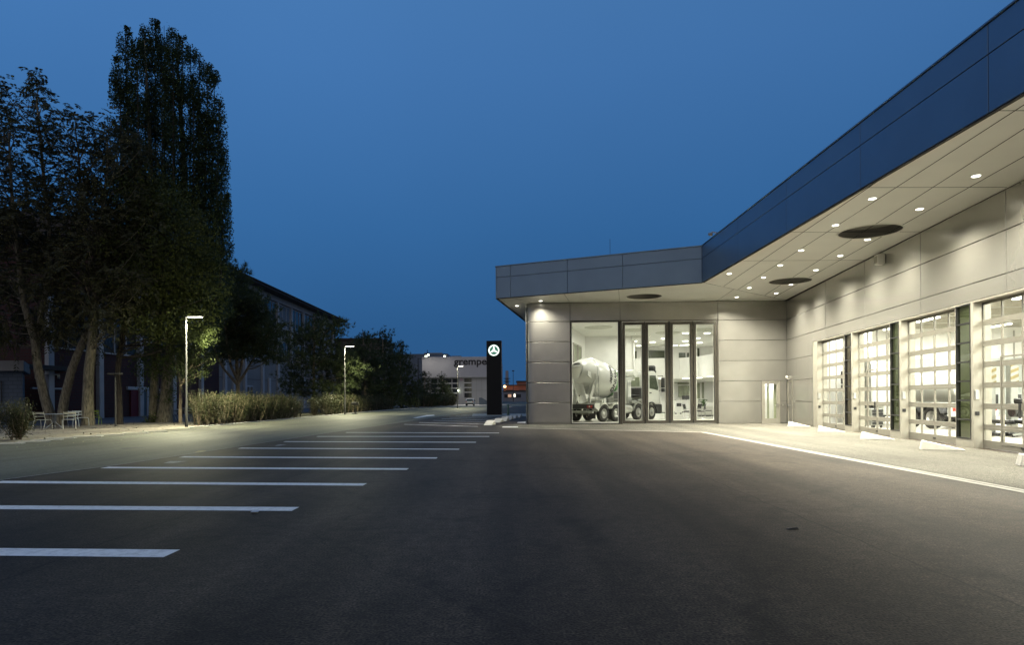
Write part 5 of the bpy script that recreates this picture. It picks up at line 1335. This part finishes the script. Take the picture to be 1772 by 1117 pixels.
p = at(694, 700, 110); pine((p.x, p.y, 0), (692, 597), 110, [(680, 620), (692, 598), (700, 615), (712, 645), (722, 670), (715, 702), (680, 702)], 36, 'dark pine rightmost of the tight group before the dark hall', None, .65, per=230, size=.34)
p = at(733, 700, 124); pine((p.x, p.y, 0), (736, 648), 124, [(722, 668), (735, 648), (748, 665), (754, 690), (748, 703), (718, 703)], 22, 'low pine between unlit lamp post and white hall', None, .55, per=220, size=.34)
p = at(766, 700, 146); pine((p.x, p.y, 0), (766, 651), 146, [(757, 675), (766, 652), (774, 670), (783, 695), (755, 700)], 18, 'small conical pine in front of the white hall windows', None, .55, per=240, size=.34)
# hedges and bushes
def hedge(name, label, path, wd, H, n, size, cat='hedge', stems=60):
    t = thing(name, label, cat, path[0] + (0,)); path = [Vector((*p, 0)) for p in path]
    P = []; mb = MB(); segs = [(a, b, (b - a).length) for a, b in zip(path[:-1], path[1:])]; tot = sum(s[2] for s in segs)
    nst = stems
    for i in range(nst):
        d = random.uniform(0, tot)
        for a, b, L in segs:
            if d <= L: break
            d -= L
        dr = (b - a) / L; sd_ = Vector((-dr.y, dr.x, 0)); c = a + dr * d + sd_ * random.uniform(-.35, .35) * wd
        h = H * random.uniform(.72, 1.12)
        for k in range(6):
            e = c + Vector((random.gauss(0, .28), random.gauss(0, .28), h * random.uniform(.75, 1.05)))
            mid = c.lerp(e, .5) + Vector((random.gauss(0, .08), random.gauss(0, .08), .05)); mb.tube([c, mid, e], [.018, .012, .004], 4, cap=False)
            m = int(n / nst / 6); tt = rng.beta(2.2, 1.3, m)[:, None]; base = np.array(c) * (1 - tt) + np.array(e) * tt
            P.append(base + rng.normal(0, .14 * H / 1.8, (m, 3)))
    P = np.concatenate(P); P[:, 2] = np.maximum(P[:, 2], .12); k = len(P)
    A = rng.normal(0, 1, (k, 3)); A[:, 2] += .5; A = unit(A) * size * rng.uniform(.6, 1.4, (k, 1)); B = unit(np.cross(A, rng.normal(0, 1, (k, 3)))) * size * .42
    mb.build('stems', B_pine, t, world=True); quads(P, A, B, 'foliage', L_hedge, t); return t
hedge('bush', 'leafy bush cut by the left picture edge beside the gravel', [(-21.7, 26.2), (-21.2, 26.3)], .6, 1.55, 5200, .042, 'bush', 9)
hedge('bush', 'small leafy bush on thin stems left of the cream chairs', [(-20.75, 26.9), (-20.45, 27.0)], .4, 1.5, 4600, .042, 'bush', 6)
hedge('hedge', 'long lamp lit hedge nearest the viewer right of the first street lamp', [(-19.4, 40.2), (-19.2, 47), (-19.0, 56.5)], 2.2, 1.95, 70000, .052, 'hedge', 150)
hedge('hedge', 'middle hedge along the kerb around the second street lamp', [(-18.9, 63.5), (-18.9, 80), (-18.6, 99)], 2.4, 2.0, 52000, .075, 'hedge', 170)
hedge('hedge', 'farthest hedge along the kerb before the white industrial hall', [(-17.0, 113), (-15.4, 128), (-13.2, 146)], 3, 2.3, 30000, .11, 'hedge', 110)

# ================================================================== BUILDINGS BEYOND
M_brick = brickmat('dark_red_brick', (.058, .016, .015), (.042, .013, .013), (.036, .03, .03), .9)
M_pier = mat('pale_pier', (.42, .44, .46), .8, 0, .1, 1); M_blind = mat('grey_blind', (.14, .17, .20), .6, 0, .12, 8); M_dkwin = mat('dark_pane', (.025, .03, .035), .15, 0, .2, 2)
M_eave = mat('brown_eave', (.045, .036, .03), .7); M_block = brickmat('grey_block', (.10, .13, .17), (.085, .11, .15), (.06, .08, .10), .8)
M_renderw = mat('pale_render', (.22, .22, .215), .8, 0, .1, .6)
OFB = thing('brick_office_building', 'long brick building with pale piers and overhanging eaves behind the trees', 'building', (-38, 96, 0))
X0 = -38.0
mb = MB(); mb.box(-56, X0, 65.9, 139.5, 0, 17.6); mb.build('wall', M_brick, OFB, world=True)
mb = MB(); mb.box(-56, X0, 53, 65.9, 0, 10.6); mb.build('low_wing_wall', M_brick, OFB, world=True)
mb = MB(); mb.box(-56.3, X0 + .5, 52.6, 65.88, 10.6, 11.1); mb.build('low_wing_roof', M_eave, OFB, world=True)
mb = MB(); mb.box(X0, X0 + .06, 84, 139.5, 4.6, 13.2); mb.box(X0, X0 + .06, 84, 139.5, 0, 4.55); mb.build('rendered_wall', M_renderw, OFB, world=True)
mb = MB(); mb.hexa([(-58, 64.5, 18.2), (-36.0, 64.5, 18.2), (-36.0, 141, 18.2), (-58, 141, 18.2), (-58, 64.5, 22), (-36.0, 64.5, 18.7), (-36.0, 141, 18.7), (-58, 141, 22)]); rf = mb.build('roof', M_eave, OFB, world=True)
mb = MB(); mb.tube([(-35.9, 64.5, 18.55), (-35.9, 141, 18.55)], .12, 8); mb.build('gutter', M_eave, rf, world=True)
mb = MB(); mb.box(-37.9, X0 + .35, 65.9, 139.5, 17.35, 18.2); mb.build('eaves_band', M_pier, OFB, world=True)
ys = [53 + 6.47 * k for k in range(14)]
for k, y in enumerate(ys):
    mb = MB(); mb.box(X0, X0 + .34, y - .32, y + .32, 0, 17.35 if y > 65 else 10.5); mb.build('pier', M_pier, OFB, world=True)
    if k == len(ys) - 1: break
    a, b = y + .45, y + 6.02
    for lv, (z0, z1) in enumerate(((13.3, 17.2), (7.6, 11.2)) if y > 65 else ((6.0, 9.6),)):
        mb = MB(); mb.box(X0 + .02, X0 + .14, a, b, z1 - .12, z1); mb.box(X0 + .02, X0 + .14, a, b, z0, z0 + .12)
        nm_ = 3
        for j in range(nm_ + 1): yy = a + (b - a) * j / nm_; mb.box(X0 + .02, X0 + .14, max(a, yy - .06), min(b, yy + .06), z0 + .12, z1 - .12)
        wn = mb.build('window', M_pier, OFB, world=True)
        mb = MB(); mb.box(X0 + .005, X0 + .07, a + .06, b - .06, z0 + .08, z1 - .08); mb.build('blind' if (k + lv) % 3 == 2 else 'pane', M_blind if (k + lv) % 3 == 2 else M_dkwin, wn, world=True)
# doors and lintels at ground level
def facade_piece(name, u0, u1, v0, v1, m, proud=.1, parent=OFB):
    def fy(u):
        X, _ = ray(u, 690); return X0 / X
    y0, y1 = fy(u0), fy(u1); ym = (y0 + y1) / 2
    z1 = at((u0 + u1) / 2, v0, ym).z; z0 = max(0, at((u0 + u1) / 2, v1, ym).z)
    mb = MB(); mb.cbox(X0, X0 + proud, y0, y1, z0, z1, .01); return mb.build(name, m, parent, world=True)
facade_piece('door', 224, 237, 676, 724, mat('dark_red_door', (.11, .012, .022), .5), .16)
facade_piece('door', 240, 251, 678, 724, mat('teal_grey_door', (.07, .11, .13), .5), .15)
facade_piece('door_frame', 251.5, 255, 673, 724, M_pier, .2); facade_piece('lintel', 218, 255, 670, 675.5, M_pier, .22)
facade_piece('notice_sign', 275, 280, 674, 681, M_pier, .12)
facade_piece('lintel', 52, 120, 671.5, 674.5, M_pier, .2)
facade_piece('canopy_slab', -20, 112, 632, 640, M_eave, 1.0)
for u in (60, 80, 99): facade_piece('window_mullion', u, u + 1.6, 648, 656, M_pier, .18)
facade_piece('window_head', 60, 100, 647, 649, M_pier, .2)
facade_piece('window', 424, 436, 668, 690, M_pier, .2); facade_piece('window_pane', 425.5, 429.5, 670, 690, M_dkwin, .24); facade_piece('window_pane', 431, 435, 670, 690, M_dkwin, .24)
facade_piece('downpipe', 401, 404, 660, 700, M_pier, .3); facade_piece('downpipe', 463, 466, 655, 700, M_pier, .3)
# shed at far left
t = thing('utility_shed', 'low grey block shed with a flat roof at the left edge', 'shed', (-38, 46, 0))
mb = MB(); mb.prism([(-46, 45), (-34, 45), (-38, 50.5), (-46, 50.5)], 0, 3.7); mb.build('wall', M_block, t, world=True)
mb = MB(); mb.prism([(-47, 44.3), (-33.4, 44.3), (-37.9, 51), (-47, 51)], 3.7, 4.4); mb.build('roof', M_renderw, t, world=True)
mb = MB(); mb.tube([(-36.1, 44.9, 3.0), (-35.4, 44.9, 3.0), (-35.4, 44.9, 1.3)], .04, 6); mb.build('downpipe', M_dark, t, world=True)
# lower block behind the brick building
t = thing('brown_annex_building', 'plain brown block rising behind the pines past the brick building', 'building', (-36, 160, 0))
mb = MB(); mb.box(-44, -31, 152, 170, 0, 15.4); mb.build('wall', mat('brown_render', (.10, .085, .07), .8), t, world=True)
mb = MB(); mb.cbox(-44.3, -30.7, 151.7, 170.3, 15.4, 15.9, .05); mb.build('roof', M_eave, t, world=True)
mb = MB()
for k in range(4): mb.box(-42 + k * 2.8, -40.4 + k * 2.8, 151.93, 152.05, 9, 11)
mb.build('window', M_dkwin, t, world=True)
# white industrial hall with lettering
HY = 175.0
def hx(u, Y=HY): return at(u, 690, Y).x
def hz(v, Y=HY, u=790): return at(u, v, Y).z
t = thing('white_industrial_hall', 'white industrial hall with large black lettering on its upper wall', 'building', (hx(790), HY, 0))
zt, zb = hz(618), hz(653.5)
mb = MB(); mb.cbox(hx(730.6), hx(866), HY, HY + 45, zb, zt, .05); mb.build('upper_wall', mat('white_cladding', (.56, .55, .55), .7, 0, .04, .4), t, world=True)
mb = MB(); mb.box(hx(731), hx(866), HY + .6, HY + 44, 0, zb); mb.build('lower_wall', mat('pale_cladding', (.50, .50, .48), .7, 0, .05, .4), t, world=True)
mb = MB(); mb.box(hx(741), hx(866), HY - .05, HY + .5, zb - .16, zb - .002); mb.build('drip_rail', M_steel, t, world=True)
for u0, u1, v0, v1, nm_ in ((746.5, 756.5, 656, 690, 'window'), (758.5, 781, 656, 690, 'window'), (783, 793, 656, 690, 'window'), (803.5, 816, 655.5, 688.5, 'window')):
    mb = MB(); mb.box(hx(u0), hx(u1), HY + .5, HY + .66, hz(v1), hz(v0)); wn = mb.build('window', M_dkwin, t, world=True)
    for q in (0.27, .52, .77):
        z = hz(v1) + (hz(v0) - hz(v1)) * q; mb = MB(); mb.box(hx(u0), hx(u1), HY + .44, HY + .5, z - .12, z + .12); mb.build('transom', M_white, wn, world=True)
for u in (824, 833.5):
    mb = MB(); mb.box(hx(u), hx(u) + .06, HY + .56, HY + .6, 0, zb - .2); mb.build('panel_joint', M_steel, t, world=True)
mb = MB(); mb.box(hx(817), hx(843), HY + .56, HY + .6, hz(676.5) - .04, hz(676.5) + .04); mb.build('panel_joint', M_steel, t, world=True)
mb = MB(); mb.cbox(hx(796), hx(801), HY + .4, HY + .6, hz(659.5), hz(655), .02); mb.build('notice_sign', mat('pink_white_sign', (.55, .42, .45), .6), t, world=True)
V, F = text_mesh('grempe', 1.0, .022)
x0, x1 = min(v.x for v in V), max(v.x for v in V); z0, z1 = min(v.y for v in V), max(v.y for v in V)
X0_, X1_, Z1_, Z0_ = hx(785.8), hx(842.6), hz(623.6), hz(636.2)
mb = MB(); m_ = len(V)
vs = [(X0_ + (v.x - x0) / (x1 - x0) * (X1_ - X0_), HY - .06, Z0_ + (v.y - z0) / (z1 - z0) * (Z1_ - Z0_)) for v in V]
mb.add(vs, F); mb.build('lettering', M_dark, t, world=True)
mb = MB(); mb.box(hx(777), hx(794), HY + 8, HY + 16, zt, hz(613)); mb.build('roof_plant', M_renderw, t, world=True)
fl_m = emis('floodlight_glow', (.9, 1, .75), 9)
for u, v in ((737.4, 617.2), (741.2, 615), (769.5, 617.2)):
    p = at(u, v, HY - .3)
    mb = MB(); mb.cbox(p.x - .3, p.x + .3, HY - .5, HY - .1, p.z - .22, p.z + .22, .03); fl = mb.build('floodlight', M_steel, t, world=True)
    mb = MB(); mb.box(p.x - .26, p.x + .26, HY - .52, HY - .505, p.z - .18, p.z + .18); mb.build('lens', fl_m, fl, world=True)
    lamp('floodlight_beam', 'SPOT', (p.x, HY - 4, p.z + .5), 180, (1, .95, .86), rot=(R_(18), 0, 0), spot_size=R_(150), spot_blend=1, shadow_soft_size=.3)
lamp('forecourt_fill_light', 'AREA', (hx(824), 150, 8.5), 1300, (1, .93, .78), shape='DISK', size=.4)  # added fill lamp without a fitting, brightens the car and its forecourt
mb = MB(); p = at(782.5, 676.5, HY - .2); mb.lathe([(-.25, .001), (-.2, .2), (.2, .2), (.25, .001)], (hx(792.5), HY + .3, hz(676.5)), (0, 1, 0), 12); mb.build('wall_lamp', fl_m, t, world=True)
# dark hall behind
t = thing('dark_hall', 'dark blue grey hall behind the pines left of the white hall', 'building', (-30, 205, 0))
mb = MB(); mb.box(at(668, 690, 205).x, at(775, 690, 205).x, 205, 245, 0, at(720, 613, 205).z); mb.build('wall', mat('blue_grey_cladding', (.10, .13, .17), .6, 0, .1, .3), t, world=True)
mb = MB(); a = at(740, 612.6, 212); mb.cbox(at(737, 690, 212).x, at(768, 690, 212).x, 208, 225, a.z - .6, a.z + .0, .1); mb.build('roof_unit', M_renderw, t, world=True)
mb = MB(); mb.tube([at(739.5, 615, 206), at(739.5, 606, 206)], .1, 6); mb.build('aerial', M_galv, t, world=True)
mb = MB()
for u in (711, 719, 726): a, b = at(u, 650, 204.9), at(u + 4, 630, 204.9); mb.box(a.x, b.x, 204.9, 205.02, a.z, b.z)
mb.build('window', M_blind, t, world=True)
# car before the white hall
p = G(820, 701.5)
CAR = thing('parked_car', 'small white hatchback seen from behind before the white hall', 'car', (p.x, 139, 0), R_(90))
mb = MB(); mb.xprism([(-2.0, .35), (-2.1, .6), (-2.05, .95), (-1.85, 1.0), (-1.5, 1.46), (-.2, 1.52), (.55, 1.42), (1.15, 1.0), (2.0, .85), (2.15, .6), (2.1, .35)], -.86, .86); bd = mb.build('body', M_truck, CAR)
bm = bmesh.new(); bm.from_mesh(bd.data); bmesh.ops.bevel(bm, geom=[e for e in bm.edges if e.calc_length() > .15], offset=.07, segments=2, affect='EDGES'); bm.to_mesh(bd.data); bm.free()
mb = MB(); mb.hexa([(-1.94, -.72, 1.0), (-1.90, -.72, 1.0), (-1.90, .72, 1.0), (-1.94, .72, 1.0), (-1.60, -.6, 1.40), (-1.56, -.6, 1.40), (-1.56, .6, 1.40), (-1.60, .6, 1.40)]); mb.build('rear_window', M_truckglass, bd)
for s in (-1, 1):
    mb = MB(); mb.xprism([(-1.45, 1.05), (-1.3, 1.38), (-.1, 1.44), (.45, 1.36), (.9, 1.03)], s * .855, s * .872); mb.build('side_window', M_truckglass, bd)
    mb = MB(); mb.cbox(-2.1, -2.02, s * .72 - .11, s * .72 + .11, .78, 1.0, .01); mb.build('tail_light', M_red, CAR)
    mb = MB(); mb.cbox(.55, .7, s * .98 - .1, s * .98 + .1, 1.0, 1.14, .02); mb.build('mirror', M_dark, CAR)
    for x in (-1.3, 1.35):
        mb = MB(); mb.lathe([(-.2, .2), (-.2, .3), (0, .31), (.0, .2), (-.02, .001)], (x, s * .86, .31), (0, s, 0), 22); wl = mb.build('wheel', M_rubber, CAR)
        mb = MB(); mb.lathe([(0, .001), (.01, .18), (-.01, .2)], (x, s * .865, .31), (0, s, 0), 16); mb.build('rim', M_chrome, wl)
mb = MB(); mb.cbox(-2.16, -2.04, -.8, .8, .32, .56, .03); mb.build('bumper', M_dark, CAR)
mb = MB(); mb.cbox(-2.13, -2.06, -.26, .26, .64, .76, .005); mb.build('number_plate', M_white, CAR)
# stone retaining slab and ramp beside the car
a = at(845, 690, 143)
t = thing('concrete_ramp', 'pale concrete ramp cheek sloping down beside the white car', 'ramp', (at(838, 690, 150).x, 150, 0))
x0r, x1r = at(829, 690, 150).x, at(852, 690, 150).x
mb = MB(); mb.xprism([(x0r, 0), (x1r, 0), (x1r, 1.4), (at(842, 690, 150).x, .35), (x0r, .15)][:0] or [(x0r, 0), (x1r, 0), (x1r, .25), (at(840, 690, 150).x, 1.2), (x0r + .6, 1.7), (x0r, 1.7)], 150, 150.3); mb.build('cheek_wall', M_block, t, world=True)
mb = MB(); mb.box(at(844, 690, 152).x, at(856, 690, 152).x, 152, 153, 0, 2.6); mb.build('end_wall', M_conc, t, world=True)
sheet('far_pavement', [(-13.2, 141), (-3, 141), (0, 173), (-14, 173)], .012, M_gutter)
# far skyline to the right of the totem
t = thing('chimney', 'slender grey chimney stack on the far skyline right of the totem', 'chimney', (at(877.6, 690, 600).x, 600, 0))
h = at(877.6, 642, 600).z
mb = MB(); mb.lathe([(0, 2.0), (h, 1.35), (h, .001)], (0, 0, 0), (0, 0, 1), 18); mb.build('stack', mat('grey_stack', (.30, .30, .33), .8), t, smooth=40)
mb = MB()
for q in (.72, .62):
    mb.lathe([(h * q, 1.6), (h * q, 3.2), (h * q + .5, 3.2), (h * q + .5, 1.6)], (0, 0, 0), (0, 0, 1), 14)
mb.build('gallery', M_galv, t)
p = at(888.3, 690, 260); h = at(888.3, 643, 260).z
t = thing('mast_light', 'thin unlit mast light on the far yard left of the rounded corner', 'street lamp', (p.x, 260, 0))
mb = MB(); mb.tube([(0, 0, 0), (0, 0, h)], [.14, .08], 8); mb.build('pole', M_galv, t); mb = MB(); mb.cbox(-.5, .5, -.4, .4, h, h + .35, .05); mb.build('lamp_head', M_galv, t)
def farblock(name, label, u0, u1, vt, Y, m, cat='building', extra=None):
    t = thing(name, label, cat, (at((u0 + u1) / 2, 690, Y).x, Y, 0)); a, b = at(u0, 690, Y).x, at(u1, 690, Y).x; h = at((u0 + u1) / 2, vt, Y).z
    mb = MB(); mb.box(a, b, Y, Y + 25, 0, h); mb.build('wall', m, t, world=True)
    mb = MB(); mb.box(a - .4, b + .4, Y - .4, Y + 25.4, h, h + .5); mb.build('roof', M_eave, t, world=True)
    n_ = max(3, int((b - a) / 5))
    for k in range(n_):
        x = a + (b - a) * (k + .25) / n_; mb = MB(); mb.box(x, x + (b - a) / n_ * .5, Y - .06, Y + .02, h * .38, h * .72); mb.build('window', M_dkwin, t, world=True)
    return t
M_redb = mat('red_rust_cladding', (.30, .13, .09), .8, 0, .3, .2)
farblock('red_warehouse', 'reddish warehouse lit by a lamp at the far end of the yard', 871, 935, 668, 330, M_redb)
farblock('red_upper_warehouse', 'taller reddish block stepping up behind the red warehouse', 895, 960, 661, 360, M_redb)
farblock('grey_sheds', 'low grey sheds with small lit windows below the red warehouse', 868, 945, 678, 300, mat('grey_shed_wall', (.22, .24, .28), .8, 0, .2, .2), 'sheds')
p = at(873.5, 669.5, 325)
t = thing('yard_lamp', 'bright warm lamp hanging on the far red warehouse', 'lamp', p)
mb = MB(); mb.lathe([(-.6, .001), (-.4, .55), (0, .7), (.4, .55), (.6, .001)], (0, 0, 0), (0, 0, 1), 14); mb.build('globe', emis('warm_yard_glow', (1, .62, .25), 8), t)
mb = MB(); mb.tube([(0, 0, .4), (0, 1, 1.0), (0, 4, 1)], .1, 6); mb.build('bracket', M_galv, t)
lamp('yard_lamp_beam', 'POINT', (p.x + 6, p.y - 6, p.z + 1), 700, (1, .45, .18), shadow_soft_size=.6)
for u, v, lb in ((882, 685.5, 'warm'), (890.5, 685, 'white')):
    p = at(u, v, 299.5)
    t = thing('lit_kiosk_lamp', f'small {lb} light glowing on the far grey sheds', 'lamp', p)
    mb = MB(); mb.cbox(-.8 if lb == 'warm' else -.4, .8 if lb == 'warm' else .4, -.2, .2, -.7, .7, .05); mb.build('lens', emis('kiosk_glow_' + lb, (1, .6, .4) if lb == 'warm' else (1, .95, .75), .5 if lb == 'warm' else 2.5), t)
    mb = MB(); mb.cbox(-.9, .9, .2, .4, -.9, .9, .05); mb.build('housing', M_galv, t)
